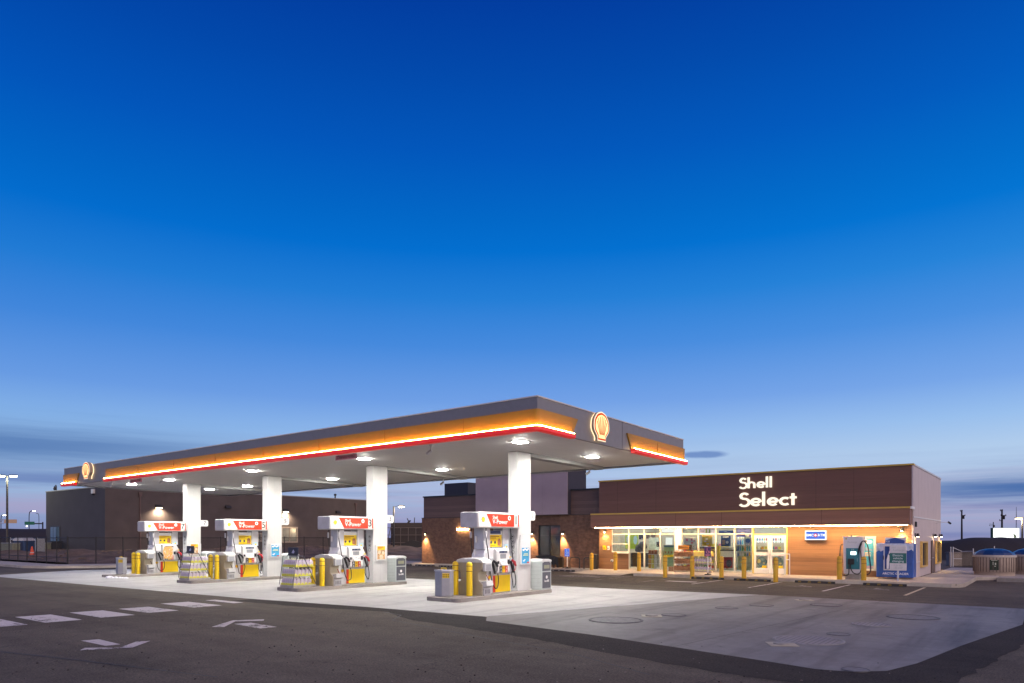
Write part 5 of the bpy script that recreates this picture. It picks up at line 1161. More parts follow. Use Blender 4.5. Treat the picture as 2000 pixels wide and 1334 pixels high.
text('Recharge', .10, (.0,-.2215,1.55), '-y', GREYP, cb, ext=.0005); mb = MB(); mb.prism([(-.26,1.66),(-.22,1.66),(-.20,1.70),(-.24,1.72),(-.28,1.70)], 'y', -.224, -.2215); mb.build('gold_mark', GOLD, cb)
def curve(pts, n=5):
    P = [Vector(p) for p in pts]; o = []
    for i in range(len(P)-1):
        a, b, c, d = P[max(i-1,0)], P[i], P[i+1], P[min(i+2,len(P)-1)]
        for s_ in range(n):
            u = s_/n; o.append(.5*((2*b)+(c-a)*u+(2*a-5*b+4*c-d)*u*u+(3*b-a-3*c+d)*u**3))
    return o+[P[-1]]
mb = MB(); mb.tube(curve([(.20,-.20,.95),(.28,-.26,1.38),(.42,-.26,1.60),(.58,-.26,1.42),(.64,-.26,1.0),(.70,-.26,.5),(.66,-.24,.28),(.52,-.22,.20)]), .022, 8); mb.build('cable', BLACK, t)
mb = MB(); mb.tube(curve([(-.06,-.30,.66),(-.04,-.32,.45),(.08,-.32,.26),(.28,-.30,.25),(.36,-.28,.5),(.34,-.27,1.0),(.30,-.26,1.3),(.36,-.25,1.5)]), .02, 8); mb.build('cable', BLACK, t)
mb = MB(); mb.tube(curve([(-.34,-.1,1.45),(-.44,-.24,1.40),(-.48,-.26,.9),(-.46,-.26,.4),(-.32,-.28,.16),(-.14,-.30,.2),(-.11,-.31,.45),(-.11,-.31,.64)]), .02, 8); mb.build('cable', BLACK, t)
mb = MB(); mb.lathe([(.03,1.78),(.03,1.84),(0,1.85)], -.08, 0, 0, 10); mb.build('aerial', DARK, t)
t = thing('charging_sign','white and teal vehicle charging sign on a thin post before the ice freezer','sign',(onY(1754,31.75),31.75,.15))
mb = MB(); mb.box(-.03,.03,-.02,.02,0,.46); mb.build('post', LGREY, t)
mb = MB(); mb.box(-.30,.30,-.03,.03,.42,1.42); bd = mb.build('board', mat('sign_board_white',(.66,.63,.64),.5), t, bevel=.03)
mb = MB(); mb.box(-.298,.298,-.036,-.031,.72,1.12); gp = mb.build('green_panel', mat('sign_green',(.02,.14,.13),.5), bd)
for i, w_ in enumerate(('Electric','vehicle','charging')): text(w_, .125, (0,-.038,1.03-.115*i), '-y', INKW, gp, ext=.001)
text('Shell', .06, (-.14,-.032,1.33), '-y', GREYP, bd, ext=.001); text('Recharge', .11, (.02,-.032,1.24), '-y', GREYP, bd, ext=.001); text('Up to', .10, (0,-.032,.63), '-y', GREYP, bd, ext=.001); text('180 kW', .10, (0,-.032,.53), '-y', GREYP, bd, ext=.001)
t = thing('ice_freezer','blue and white ice freezer against the wood wall','ice freezer',(onY(1750.5,33.75),33.72,.15))
mb = MB(); mb.box(-.70,.70,-.36,.36,.06,1.50); b_ = mb.build('cabinet', mat('ice_blue',(.025,.09,.36),.35,var=.25,vscale=2.5), t, bevel=.03)
mb = MB(); mb.prism([(-.70,1.12),(-.70,1.49),(.70,1.49),(.70,1.16),(.62,1.25),(.50,1.18),(.40,1.24),(-.40,1.22),(-.52,1.15),(-.6,1.2)], 'y', -.364, -.361); mb.build('frost_print', mat('ice_white',(.55,.60,.72),.4,var=.25,vscale=6), b_)
mb = MB(); mb.box(-.42,-.37,-.378,-.361,.36,1.42).box(.37,.42,-.378,-.361,.36,1.42).box(-.37,.37,-.378,-.361,1.37,1.42).box(-.37,.37,-.378,-.361,.36,.41); dr = mb.build('door_frame', LGREY, b_)
mb = MB(); mb.box(-.37,.37,-.372,-.362,.41,1.37); mb.build('door_panel', mat('ice_deep',(.02,.05,.22),.2,var=.4,vscale=5), dr)
mb = MB(); mb.prism([(-.30,.42),(-.22,.42),(-.20,.70),(-.17,.95),(-.24,1.05),(-.30,.8)], 'y', -.3755, -.3725).prism([(-.22,1.05),(-.15,1.02),(-.13,1.22),(-.20,1.18)], 'y', -.3755, -.3725); mb.build('bear_print', INKW, dr)
mb = MB(); mb.box(-.43,-.40,-.41,-.378,.80,.98); mb.build('handle', DARK, dr)
text('ARCTIC GLACIER', .125, (.03,-.3625,.22), '-y', INKW, b_, bold=.02, ext=.001)
mb = MB(); mb.prism([(-.36,1.50),(-.36,1.62),(0,1.74),(.36,1.62),(.36,1.50)], 'y', -.33, -.27); hd = mb.build('header', BLUE, t); 
text('ICE', .10, (-.26,-.332,1.57), '-y', INKW, hd, bold=.02, ext=.001); mb = MB(); mb.box(-.38,.40,-.26,-.22,1.50,1.74); mb.build('header_back', WHITE, t)
# bollards, wheel stops, little signs along the shop
BL = [(1155.5,33.2,0,'beside the black bin left of the shop'),(1202,33.25,.15,'at the shop corner under the left wall lamp'),(1248,33.0,.15,'before the second shop window'),(1299,30.95,0,'standing on the asphalt before the drinks bar'),(1352,30.95,0,'before the firewood stand'),
      (1409,30.95,0,'before the red window poster'),(1453,30.95,0,'before the last window'),(1515,30.6,0,'before the shop doors'),(1639.5,31.55,.15,'left of the vehicle charger'),(1687,31.45,.15,'right of the vehicle charger')]
for px, y, z, w in BL: bollard((onY(px,y),y,z), f'worn yellow bollard {w}', 1.06 if z == 0 else .98, .10, YEL2, 'bollards along the shop front')
def wheel_stop(px0, px1, y, lb, yellow=True):
    x0, x1 = onY(px0,y), onY(px1,y); L = (x1-x0)/2
    t = thing('wheel_stop', lb, 'wheel stop', ((x0+x1)/2, y, .004), 0, 'rubber wheel stops in the parking bays')
    mb = MB(); mb.prism([(-.08,0),(.08,0),(.05,.10),(-.05,.10)], 'x', -L, L); mb.build('body', mat('stop_rubber',(.022,.02,.02),.7), t, bevel=.012)
    mb = MB(); n = 4
    for i in range(n):
        c = -L+2*L*(i+.5)/n; mb.add([(c-.07,-.079,.025),(c+.07,-.079,.025),(c+.05,-.056,.085),(c-.05,-.056,.085)], [(0,1,2,3)]); mb.add([(c-.05,-.045,.1025),(c+.05,-.045,.1025),(c+.05,.045,.1025),(c-.05,.045,.1025)], [(0,1,2,3)])
    mb.build('reflector', mat('dull_yellow',(.17,.11,.012),.6,var=.2,vscale=9) if yellow else mat('dull_grey',(.16,.15,.15),.7), t)
for a in ((1351,1414,30.75,'yellow marked wheel stop before the red poster and accessible sign'),(1434,1505,30.65,'yellow marked wheel stop before the shop doors'),(1553,1631,30.75,'yellow marked wheel stop before the bank sign'),(1686,1771,30.7,'yellow marked wheel stop before the vehicle charger and ice freezer')): wheel_stop(*a)
for a in ((1076,1122,32.9,'dull wheel stop before the blue accessible sign'),(783,803,33.6,'dull wheel stop furthest left before the brick building'),(812,848,33.4,'dull wheel stop before the left end of the brick building'),(858,884,33.3,'dull wheel stop left of the front pump column')): wheel_stop(*a, yellow=False)
def access_sign(px, y, z, h, lb, col):
    t = thing('accessible_parking_sign', lb, 'sign', (onY(px,y),y,z)); mb = MB(); mb.lathe([(.16,0),(.16,.03),(.03,.06),(.03,.1)], n=14); mb.build('foot', DARK, t)
    mb = MB(); mb.tube([(0,0,.05),(0,0,h)], .026, 8); mb.build('post', WHITE, t)
    mb = MB(); mb.box(-.16,.16,-.035,-.027,h-.44,h); p = mb.build('plate', mat('sign_'+('violet' if col else 'blue'), (.10,.03,.14) if col else (.02,.06,.30), .4), t, bevel=.006)
    mb = MB(); ring = [(.01+.07*math.cos(R(a)), -.038, h-.22+.07*math.sin(R(a))) for a in range(-200,45,20)]; mb.tube(ring, .011, 6); mb.tube([(-.02,-.038,h-.08),(-.02,-.038,h-.19),(.05,-.038,h-.19),(.09,-.038,h-.28)], .012, 6); mb.lathe([(0,-.02),(.02,0),(0,.02)], -.02, -.038, h-.06, 8); mb.build('wheelchair_symbol', mat('pale_red_ink',(.70,.25,.35),.5) if col else INKW, p)
    mb = MB(); mb.box(-.10,.10,-.038,-.0355,h-.40,h-.35); mb.build('sign_text', mat('pale_red_ink',(.70,.25,.35),.5) if col else INKW, p)
access_sign(1108, 33.75, .14, 1.12, 'blue accessible parking sign on a white post before the brick wall', 0)
access_sign(1382.5, 31.7, .15, 1.30, 'dark violet accessible parking sign on a post before the firewood', 1)

# ------------------------------------------------------------------ brick building next door
NY = 34.75
def nx(px, y=NY): return onY(px, y)
NX0 = nx(824)
nb = thing('brick_building', 'brick building with a tall mauve box front and dark boarded upper wall', 'building', (0,0,0))
def holes_wall(mb, x0, x1, y0, y1, z0, z1, hx0, hx1, hz0, hz1):
    mb.box(x0,hx0,y0,y1,z0,z1).box(hx1,x1,y0,y1,z0,z1).box(hx0,hx1,y0,y1,z0,hz0).box(hx0,hx1,y0,y1,hz1,z1)
wx0, wx1 = nx(1051), nx(1094)
mb = MB(); holes_wall(mb, NX0, SX0-.01, NY, NY+.3, .0, 3.20, wx0, wx1, .45, 2.62); mb.box(NX0,NX0+.3,NY+.3,44,.0,3.20); mb.build('brick_wall', BRICK, nb)
mb = MB(); mb.box(NX0+.12,SX0-.01,NY+.06,NY+.3,3.20,4.62).box(NX0+.12,NX0+.4,NY+.3,44,3.20,4.62); mb.build('upper_wall', DARKPAN, nb)
mb = MB(); mb.box(NX0+.08,SX0-.01,NY+.0,NY+.32,4.62,4.70).box(NX0+.08,NX0+.42,NY+.32,44,4.62,4.70).box(NX0-.02,SX0-.01,NY-.02,NY+.05,3.20,3.235); mb.build('coping', DARK, nb)
mb = MB(); mb.box(NX0+.4,SX0-.01,NY+.3,44,4.4,4.5); mb.build('roof', DARK, nb)
bx0, bx1 = nx(929,34.45), nx(1108,34.45)
mb = MB(); mb.box(bx0,bx1,34.45,NY+.058,3.24,6.3); mb.build('mauve_box', PURP, nb)
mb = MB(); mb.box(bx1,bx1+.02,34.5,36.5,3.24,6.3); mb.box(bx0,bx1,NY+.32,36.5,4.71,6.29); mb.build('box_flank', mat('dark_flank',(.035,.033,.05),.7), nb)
ux0, ux1 = onY(868,41), onY(914,41)
mb = MB(); mb.box(ux0,ux1,41,43,4.5,zY(880,944,41)); mb.build('rooftop_unit', mat('rooftop_dark',(.022,.022,.034),.6), nb, bevel=.02)
mb = MB()
for a, b in ((wx0,wx0+.07),((wx0+wx1)/2-.05,(wx0+wx1)/2+.05),(wx1-.07,wx1)): mb.box(a,b,NY+.08,NY+.16,.45,2.62)
for z in (.45,1.98,2.55):
    mb.box(wx0+.07,(wx0+wx1)/2-.05,NY+.09,NY+.15,z,z+.07).box((wx0+wx1)/2+.05,wx1-.07,NY+.09,NY+.15,z,z+.07)
w = mb.build('window', DARK, nb)
mb = MB(); mb.box(wx0,wx1,NY+.12,NY+.13,.45,2.62); mb.build('pane', mat('dusky_glass',(.035,.037,.042),.05,var=.35,vscale=1.5,spec=.9), w)
for px, lb in ((832,'brick wall lamp at the far left corner of the brick building'),(986,'brick wall lamp half hidden behind pump 1'),(1040.5,'brick wall lamp just left of the dark window'),(1100.5,'brick wall lamp just right of the dark window')):
    sconce(nx(px), 2.12, lb, NY, 700, True, col=(1,.56,.22), cone=70)
t = thing('bar_lamp', 'long horizontal bar lamp washing the brick wall up and down', 'wall lamp', (nx(905), NY, 2.42))
mb = MB(); mb.box(-.52,.52,-.10,-.0,-.035,.035); mb.build('housing', DARK, t); mb = MB(); mb.box(-.5,.5,-.085,-.03,.036,.05).box(-.5,.5,-.085,-.03,-.05,-.036); mb.build('tube', glow('bar_glow',(1,.60,.24),110), t)
t = thing('covered_seating', 'black covered heap of seating below the dark window', 'covered seating', (nx(1075,34.3), 34.35, .14))
mb = MB(); mb.prism([(-.95,.62),(-.9,.70),(.55,.66),(.66,.60),(.70,.0),(.55,.0),(.52,.18),(-.30,.14),(-.62,.45)], 'y', -.25, .25); mb.build('cover', mat('black_tarp',(.012,.012,.014),.6,bump=.5,bscale=8), t, bevel=.04)
mb = MB(); mb.box(-.72,-.66,-.22,.22,0,.5).box(.60,.66,-.22,.22,0,.2); mb.build('leg', DARK, t)
for px, y, lb in ((1091,34.0,'black hoop bicycle rack before the brick wall lamp'),(1122.5,34.0,'black hoop bicycle rack right of the accessible sign'),(1150,33.95,'black hoop bicycle rack beside the black bin')):
    t = thing('bicycle_rack', lb, 'bicycle rack', (onY(px,y),y,.14), R(28)); mb = MB(); mb.tube([(-.27,0,0),(-.27,0,.5)]+[(-.17-.10*math.cos(R(a)),0,.5+.12*math.sin(R(a))) for a in (30,60,90)]+[(.17+.10*math.cos(R(a)),0,.5+.12*math.sin(R(a))) for a in (90,60,30,0)]+[(.27,0,0)], .03, 8); mb.build('hoop', DARK, t)
    mb = MB(); mb.lathe([(.07,0),(.07,.015)], -.27, 0, 0, 12).lathe([(.07,0),(.07,.015)], .27, 0, 0, 12); mb.build('foot', DARK, t)
t = thing('litter_bin','black cylindrical litter bin at the corner of the shop','bin',(onY(1160,33.9),33.9,.15)); mb = MB(); mb.lathe([(.24,0),(.25,.72),(.25,.74)], n=20); mb.build('body', mat('bin_black',(.02,.018,.018),.35), t); mb = MB(); mb.lathe([(.26,.74),(.26,.80),(.12,.83),(.11,.80)], n=20); mb.build('lid', DARK, t)

# ------------------------------------------------------------------ stucco building on the left
BX, BY0, BY1 = -66.0, 27.6, 57.5
sb = thing('stucco_building', 'plain brown stucco building with flat roof behind the black fence', 'building', (0,0,0))
gz = .2
mb = MB(); mb.box(BX-.3,BX,BY0+.01,BY1,gz-.5,6.35); fw = mb.build('front_wall', STUC, sb)
mb = MB(); mb.box(BX-13.1,BX-.001,BY0,BY0+.3,gz-.5,6.35); ew = mb.build('end_wall', STUCD, sb)
mb = MB(); mb.box(BX-13.1,BX-.3,BY0+.3,BY1,6.0,6.1); mb.build('roof', DARK, sb)
mb = MB(); mb.box(BX-.32,BX+.05,BY0-.04,BY1+.05,6.35,6.45).box(BX-13.15,BX-.32,BY0-.04,BY0+.32,6.35,6.45); mb.build('coping', mat('coping_grey',(.22,.22,.24),.5), sb)
mb = MB(); mb.box(BX-13.1,BX-.3,BY1-.3,BY1,gz-.5,6.35); mb.build('rear_wall', STUCD, sb)
def wallY(px): k = (px-1000)/F; d = BX/(-sn+cs*k); return (cs+sn*k)*d, d
for px, lb in ((273,0),(694,1)):
    y, d = wallY(px); mb = MB(); mb.tube([(BX+.08,y,.3),(BX+.08,y,5.6)], .07, 8); mb.prism([(y-.16,6.0),(y+.16,6.0),(y+.10,5.6),(y-.10,5.6)], 'x', BX+.001, BX+.2); mb.build('downpipe', mat('pipe_brown',(.10,.06,.055),.5), fw)
mb = MB()
for yy in (32.6,36.9,45,51): mb.box(BX+.0005,BX+.004,yy-.012,yy+.012,.3,6.3)
mb.box(BX+.0005,BX+.004,BY0+.05,BY1,2.45,2.475).box(BX+.0005,BX+.004,BY0+.05,BY1,4.9,4.92); mb.build('render_joints', mat('joint_brown',(.10,.07,.06),.9), fw)
for px, py, lit, lb in ((309,990,1,'lit wall pack lamp on the stucco wall above pump 7'),(557,998,1,'lit wall pack lamp on the stucco wall beside column 5'),(444,991,0,'unlit dome lamp on the stucco wall between columns 7 and 5'),(659,1001,0,'unlit dome lamp on the stucco wall above pump 3')):
    y, d = wallY(px); z = hgt(py, d)
    t = thing('wall_pack', lb, 'wall lamp', (BX, y, z))
    mb = MB(); mb.prism([(0,.22),(.28,.10),(.34,-.06),(0,-.10)], 'y', -.30, .30); mb.build('housing', DARK, t, bevel=.03)
    if lit:
        mb = MB(); mb.box(.05,.30,-.24,.24,-.125,-.105); mb.build('lens', glow('wall_pack_glow',(1,.82,.58),26), t)
        lamp('SPOT', t, (.42,0,-.16), 750, (1,.78,.52), .06, (-.30,0,-1), 150, .9)
for pa, pb, y0, y1, lb in ((549,581,1029,1060,'lit'),(503,516,1041,1058,'dark')):
    ya, d0 = wallY(pa); yb, d1 = wallY(pb); z0, z1 = hgt(y1,(d0+d1)/2), hgt(y0,(d0+d1)/2)
    mb = MB(); f = .14
    mb.box(BX+.001,BX+.1,ya,ya+f,z0,z1).box(BX+.001,BX+.1,yb-f,yb,z0,z1).box(BX+.001,BX+.1,ya+f,yb-f,z0,z0+f).box(BX+.001,BX+.1,ya+f,yb-f,z1-f,z1).box(BX+.001,BX+.08,(ya+yb)/2-.05,(ya+yb)/2+.05,z0+f,z1-f)
    w = mb.build('window', mat('taupe_frame',(.30,.25,.20),.5), fw); mb = MB(); mb.box(BX+.005,BX+.03,ya+f,yb-f,z0+f,z1-f); mb.build('pane', mat('room_glass',(.10,.10,.085),.08,var=.6,vscale=1.2,spec=.8,emit=.10,ecol=(.55,.5,.38)) if lb == 'lit' else DGLASS, w)
def endX(px): k = (px-1000)/F; d = BY0/(cs+sn*k); return (-sn+cs*k)*d, d
xa, d0 = endX(99); xb, d1 = endX(118)
mb = MB(); mb.box(xa,xb,BY0-.06,BY0-.001,.9,3.0); w = mb.build('window', mat('dark_frame',(.05,.05,.055),.5), ew)
for i in range(3):
    a = xa+.15+(xb-xa-.2)*i/3; mb = MB(); mb.box(a,a+(xb-xa-.5)/3,BY0-.075,BY0-.061,1.0,2.9); mb.build('pane', mat('blue_glass',(.05,.08,.12),.05,spec=1,emit=.05,ecol=(.3,.55,.7)), w)
xd, d = endX(184); t = thing('dome_camera','small white box camera high on the dark stucco end wall','camera',(xd,BY0,hgt(960,d))); mb = MB(); mb.box(-.22,.22,-.2,-.001,-.2,.22); mb.build('case', LGREY, t, bevel=.03); mb = MB(); mb.lathe([(.12,-.2),(.12,-.26),(.05,-.32),(0,-.33)], 0,-.1,0,12); mb.build('dome', DARK, t)
xr, d = endX(97); t = thing('gooseneck_lamp','dark gooseneck lamp rising from the roof edge at the left end','roof lamp',(xr,BY0+.6,6.4)); mb = MB(); mb.tube(curve([(0,0,-.1),(0,0,.45),(-.08,0,.62),(-.25,0,.66),(-.36,0,.55)]), .04, 8); mb.build('neck', DARK, t); mb = MB(); mb.lathe([(.03,.1),(.12,.02),(.15,-.14),(.12,-.28),(0,-.32)], -.38, 0, .48, 14); mb.build('globe', mat('dark_globe',(.02,.02,.03),.2), t)
yv, d = wallY(660); t = thing('roof_vent','thin dark vent pipe on the stucco building roof','roof vent',(BX-3,yv+2,6.05)); mb = MB(); mb.tube([(0,0,0),(0,0,.9)], .08, 8); mb.build('pipe', DARK, t); mb = MB(); mb.lathe([(.16,.9),(.16,1.1),(0,1.14)], n=10); mb.build('cowl', DARK, t)
t = thing('wheeled_bin','dark wheeled bin against the end wall of the stucco building','bin',(endX(125)[0],BY0-.8,.2)); mb = MB(); mb.prism([(-.5,.15),(.5,.15),(.6,1.25),(-.6,1.25)],'y',-.45,.45); mb.build('body', mat('bin_dark',(.03,.03,.035),.5), t, bevel=.05); mb = MB(); mb.box(-.64,.64,-.5,.5,1.25,1.34); mb.build('lid', DARK, t, bevel=.03)

# ------------------------------------------------------------------ dirt behind the fence
def terrain(name, x0, x1, y0, y1, nx_, ny_, fn, m):
    mb = MB(); vs = [(x0+(x1-x0)*i/nx_, y0+(y1-y0)*j/ny_) for j in range(ny_+1) for i in range(nx_+1)]
    mb.add([(x,y,fn(x,y)) for x,y in vs], [(j*(nx_+1)+i, j*(nx_+1)+i+1, (j+1)*(nx_+1)+i+1, (j+1)*(nx_+1)+i) for j in range(ny_) for i in range(nx_)], 0, True)
    return struct(mb.build(name, m))
from mathutils import noise as mn
DIRT = mat('bare_dirt', (.145,.095,.065), .95, var=.55, vscale=.9, bump=.9, bscale=5)
def dirt_h(x, y):
    t_ = min(1, max(0, (-52.2-x + .23*(y-19.2))/6)); e = min(1, max(0, (y-19.8)/3))
    return -.02 + (.22 + .50*t_*e) * min(1, max(0,( -51.6 - x + .229*(y-19.2))/.8)) + .45*mn.fractal(Vector((x*.22,y*.22,0)), 1.0, 2.0, 5)*t_*e
terrain('dirt_ground', -110, -40, 19.6, 75, 110, 90, dirt_h, DIRT)
mb = MB(); rr = random.Random(11)
for i in range(420):
    x, y = rr.uniform(-64,-50), rr.uniform(20,50)
    if x > -52.5+.229*(y-19.2): continue
    s_ = rr.uniform(.04,.16)
    P = bmesh.new(); bmesh.ops.create_icosphere(P, subdivisions=1, radius=1)
    mb.add([(x+v.co.x*s_*rr.uniform(.7,1.3), y+v.co.y*s_*rr.uniform(.7,1.3), dirt_h(x,y)+v.co.z*s_*.6) for v in P.verts], [tuple(v.index for v in f.verts) for f in P.faces]); P.free()
struct(mb.build('rubble', mat('dirt_clods',(.17,.12,.085),.95,var=.4)), 'stuff')

# chain link fences
def fence(a, b, n, lb, h=1.74, low=False, z=.15):
    a, b = Vector((*a,z)), Vector((*b,z)); t = thing('chain_link_fence', lb, 'fence', tuple(a), math.atan2(b.y-a.y, b.x-a.x)); L = (b-a).length
    for i in range(n+1):
        mb = MB(); x = L*i/n; r = .045 if i in (0,n) else .032
        mb.tube([(x,0,-.1),(x,0,h+.03)], r, 8); mb.lathe([(r+.01,h+.03),(r+.01,h+.05),(0,h+.08)], x, 0, 0, 8); mb.build('post', FENCE, t)
    mb = MB(); mb.tube([(0,0,h-.02),(L,0,h-.02)], .026, 6); mb.build('top_rail', FENCE, t)
    if low: mb = MB(); mb.tube([(0,0,.42),(L,0,.42)], .026, 6); mb.build('low_rail', FENCE, t)
    mb = MB(); mb.add([(0,0,.05),(L,0,.05),(L,0,h-.02),(0,0,h-.02)], [(0,1,2,3)]); mb.build('wire_mesh', CHAIN, t)
A_ = bear(132, 46.5); B_ = bear(632, 58.0)
fence(A_, (A_[0]+(B_[0]-A_[0])*1.27, A_[1]+(B_[1]-A_[1])*1.27), 14, 'long black chain link fence running behind the pumps to the right')
fence(A_, bear(-30, 55.6), 9, 'black chain link fence with a low rail at the left edge', low=True)

# ------------------------------------------------------------------ yard beyond the fence, far left
def barrier(px, d, L, lb):
    x, y = bear(px, d); t = thing('yard_container', lb, 'container', (x,y,.1), R(12)); mb = MB(); mb.box(-L/2,L/2,-.6,.6,0,1.25); mb.build('body', mat('pale_olive',(.20,.21,.15),.7,var=.15), t, bevel=.04)
    mb = MB(); mb.box(-L/2-.03,L/2+.03,-.63,.63,1.25,1.33); mb.build('lid', mat('pale_grey_lid',(.24,.25,.25),.6), t)
barrier(18, 62, 3.0, 'low pale olive container behind the fence at the far left'); barrier(64, 66, 3.6, 'low pale olive container behind the traffic cone')
x, y = bear(47, 62); t = thing('portable_toilet','blue portable cabin standing in the yard behind the fence','cabin',(x,y,.1), R(30)); mb = MB(); mb.box(-.55,.55,-.55,.55,.1,1.5); mb.build('body', mat('cabin_blue',(.03,.06,.14),.5), t, bevel=.05); mb = MB(); mb.prism([(-.6,1.5),(.6,1.5),(.3,1.8),(-.3,1.8)],'y',-.6,.6); mb.build('roof', LGREY, t); mb = MB(); mb.box(-.35,.35,-.58,-.551,.2,1.4); mb.build('door', mat('cabin_dark',(.02,.03,.08),.5), t)
x, y = bear(78.5, 60); t = thing('storage_locker','tall pale locker beside the yard container','locker',(x,y,.1)); mb = MB(); mb.box(-.22,.22,-.3,.3,0,1.7); mb.build('body', mat('locker_grey',(.22,.23,.24),.6), t, bevel=.03); mb = MB(); mb.box(-.18,.18,-.32,-.301,.1,1.6); mb.build('door', GREYP, t)
x, y = bear(62.5, 57); t = thing('traffic_cone','orange traffic cone behind the black fence','traffic cone',(x,y,.30)); mb = MB(); mb.lathe([(.21,.04),(.05,.86),(0,.88)], n=14); mb.build('cone', mat('cone_orange',(.75,.10,.03),.5,emit=.0), t); mb = MB(); mb.box(-.28,.28,-.28,.28,0,.04); mb.build('base', DARK, t); mb = MB(); mb.lathe([(.148,.34),(.115,.50)], n=14); mb.lathe([(.1,.58),(.075,.70)], n=14); mb.build('band', mat('cone_band',(.55,.50,.48),.4), t).scale = (1.03,1.03,1)
x, y = bear(67, 72); t = thing('sawhorse','pale metal barrier frame in the yard','barrier',(x,y,.6)); mb = MB(); mb.bar((-.9,0,0),(-.9,0,1.3),.06).bar((.9,0,0),(.9,0,1.3),.06).bar((-.9,0,1.1),(.9,0,1.1),.10); mb.build('frame', LGREY, t)
x, y = bear(27, 72); t = thing('sawhorse','pale metal barrier frame left of the blue cabin','barrier',(x,y,.6)); mb = MB(); mb.bar((-.9,0,0),(-.9,0,1.3),.06).bar((.9,0,0),(.9,0,1.3),.06).bar((-.9,0,1.1),(.9,0,1.1),.10); mb.build('frame', LGREY, t)
# berms and hills
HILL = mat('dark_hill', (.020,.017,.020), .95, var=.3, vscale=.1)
def mound(name, px, d, L, Wd, h, lb=None, rz=None, m=HILL, flat=.5):
    x, y = bear(px, d); mb = MB(); n = 48; rows = []
    for j in range(9):
        v = j/8; wv = Wd*(1-v*(1-flat*.6)); 
        for i in range(n+1):
            u = -1+2*i/n; top = h*max(0, min(1, (1-abs(u)**3)))*(1+.06*mn.noise(Vector((u*6,px*.1,d))))
            rows.append((u*L/2, -Wd*(1-v), top*math.sin(v*math.pi/2)))
    for i in range(n+1): u = -1+2*i/n; rows.append((u*L/2, Wd*.8, 0))
    f = [(j*(n+1)+i, j*(n+1)+i+1, (j+1)*(n+1)+i+1, (j+1)*(n+1)+i) for j in range(9) for i in range(n)]
    mb.add(rows, f, 0, True); o = struct(mb.build(name, m)); o.location = (x,y,-.05); o.rotation_euler = (0,0,R(TH) if rz is None else rz); return o
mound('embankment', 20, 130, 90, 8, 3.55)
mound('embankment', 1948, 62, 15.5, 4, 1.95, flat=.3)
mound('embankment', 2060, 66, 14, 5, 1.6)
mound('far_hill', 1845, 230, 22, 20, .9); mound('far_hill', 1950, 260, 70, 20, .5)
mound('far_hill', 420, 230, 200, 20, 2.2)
# highway gantries, lamps
def street_lamp(nm, lb, px, d, top_py, head=(.8,0), glowc=(1,.93,.72), power=0, strength=60, r=.07, col=DARK, twin=False, base=0, curve_=False, hs=1.0):
    x, y = bear(px, d); h = hgt(top_py, d)-base; t = thing(nm, lb, 'street lamp', (x,y,base), R(TH))
    mb = MB()
    if curve_: mb.tube(curve([(0,0,0),(0,0,h*.45),(0,0,h*.88),(head[0]*.3,0,h*.99),(head[0],0,h)]), r, 8)
    else: mb.tube([(0,0,0),(0,0,h)], [r*1.25, r*.8], 8)
    mb.build('pole', col, t)
    for sx in ((1,-1) if twin else (1,)):
        mb = MB()
        if not curve_: mb.bar((0,0,h-.05),(sx*head[0]*.5,0,h),.05)
        mb.box(sx*head[0]-.35*hs,sx*head[0]+.35*hs,-.16*hs,.16*hs,h-.02*hs,h+.09*hs); hd = mb.build('lamp_head', col, t, bevel=.02)
        mb = MB(); mb.box(sx*head[0]-.28*hs,sx*head[0]+.28*hs,-.13*hs,.13*hs,h-.10*hs,h-.022*hs); mb.build('lens', glow(f'street_glow_{int(glowc[1]*100)}_{strength}', glowc, strength), hd)
        if power: lamp('POINT', hd, (sx*head[0],0,h-.4), power, glowc, .25)
    return t
street_lamp('street_lamp','tall twin headed street lamp shining at the far left','' and 0 or 14, 70, 929, head=(.62,0), glowc=(1,.97,.66), power=200, strength=45, r=.10, twin=True, col=mat('lamp_pole',(.06,.055,.05),.5))
street_lamp('street_lamp','lone street lamp behind the waste bin right of column 3', 769, 78, 989, head=(.85,0), glowc=(1,.78,.45), power=700, strength=60, r=.10)
street_lamp('street_lamp','street lamp shining beside the billboard at the far right', 1996.5, 75, 1012, head=(-.35,0), glowc=(1,.72,.38), power=700, strength=50, r=.09)
street_lamp('highway_lamp','curved highway lamp above the green gantry sign', 57, 190, 998, head=(1.3,0), glowc=(1,.9,.85), strength=40, r=.10, curve_=True, hs=.9)
street_lamp('highway_lamp','highway lamp low behind the pale gantry at the far left', 2, 190, 1006, head=(.9,0), glowc=(1,.85,.72), strength=30, r=.10, curve_=True, hs=1.0)
street_lamp('highway_lamp','faint unlit highway lamp right of the green gantry sign', 76, 260, 1003, head=(-.8,0), glowc=(.1,.1,.14), strength=.6, r=.09, curve_=True, hs=.8)
x, y = bear(16, 170); t = thing('sign_gantry','pale lit road sign on a lattice gantry at the far left','gantry',(x,y,0), R(TH))
z0, z1 = hgt(1022,170), hgt(1014.5,170); mb = MB(); mb.box(-.9,2.1,-.1,.0,z0,z1); mb.build('sign_panel', mat('lit_tan_sign',(.35,.22,.15),.5,emit=.10,ecol=(.9,.6,.42)), t)
mb = MB()
for i in range(6): mb.bar((-6+i*.85,0,z0),(-5.6+i*.85,0,z1),.08).bar((-5.6+i*.85,0,z1),(-5.15+i*.85,0,z0),.08)
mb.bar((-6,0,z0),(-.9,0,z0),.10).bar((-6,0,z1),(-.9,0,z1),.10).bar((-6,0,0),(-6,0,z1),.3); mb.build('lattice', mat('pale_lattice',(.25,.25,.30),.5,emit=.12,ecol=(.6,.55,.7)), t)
x, y = bear(58, 180); t = thing('sign_gantry','green road sign on a dark gantry arm above the embankment','gantry',(x,y,0), R(TH))
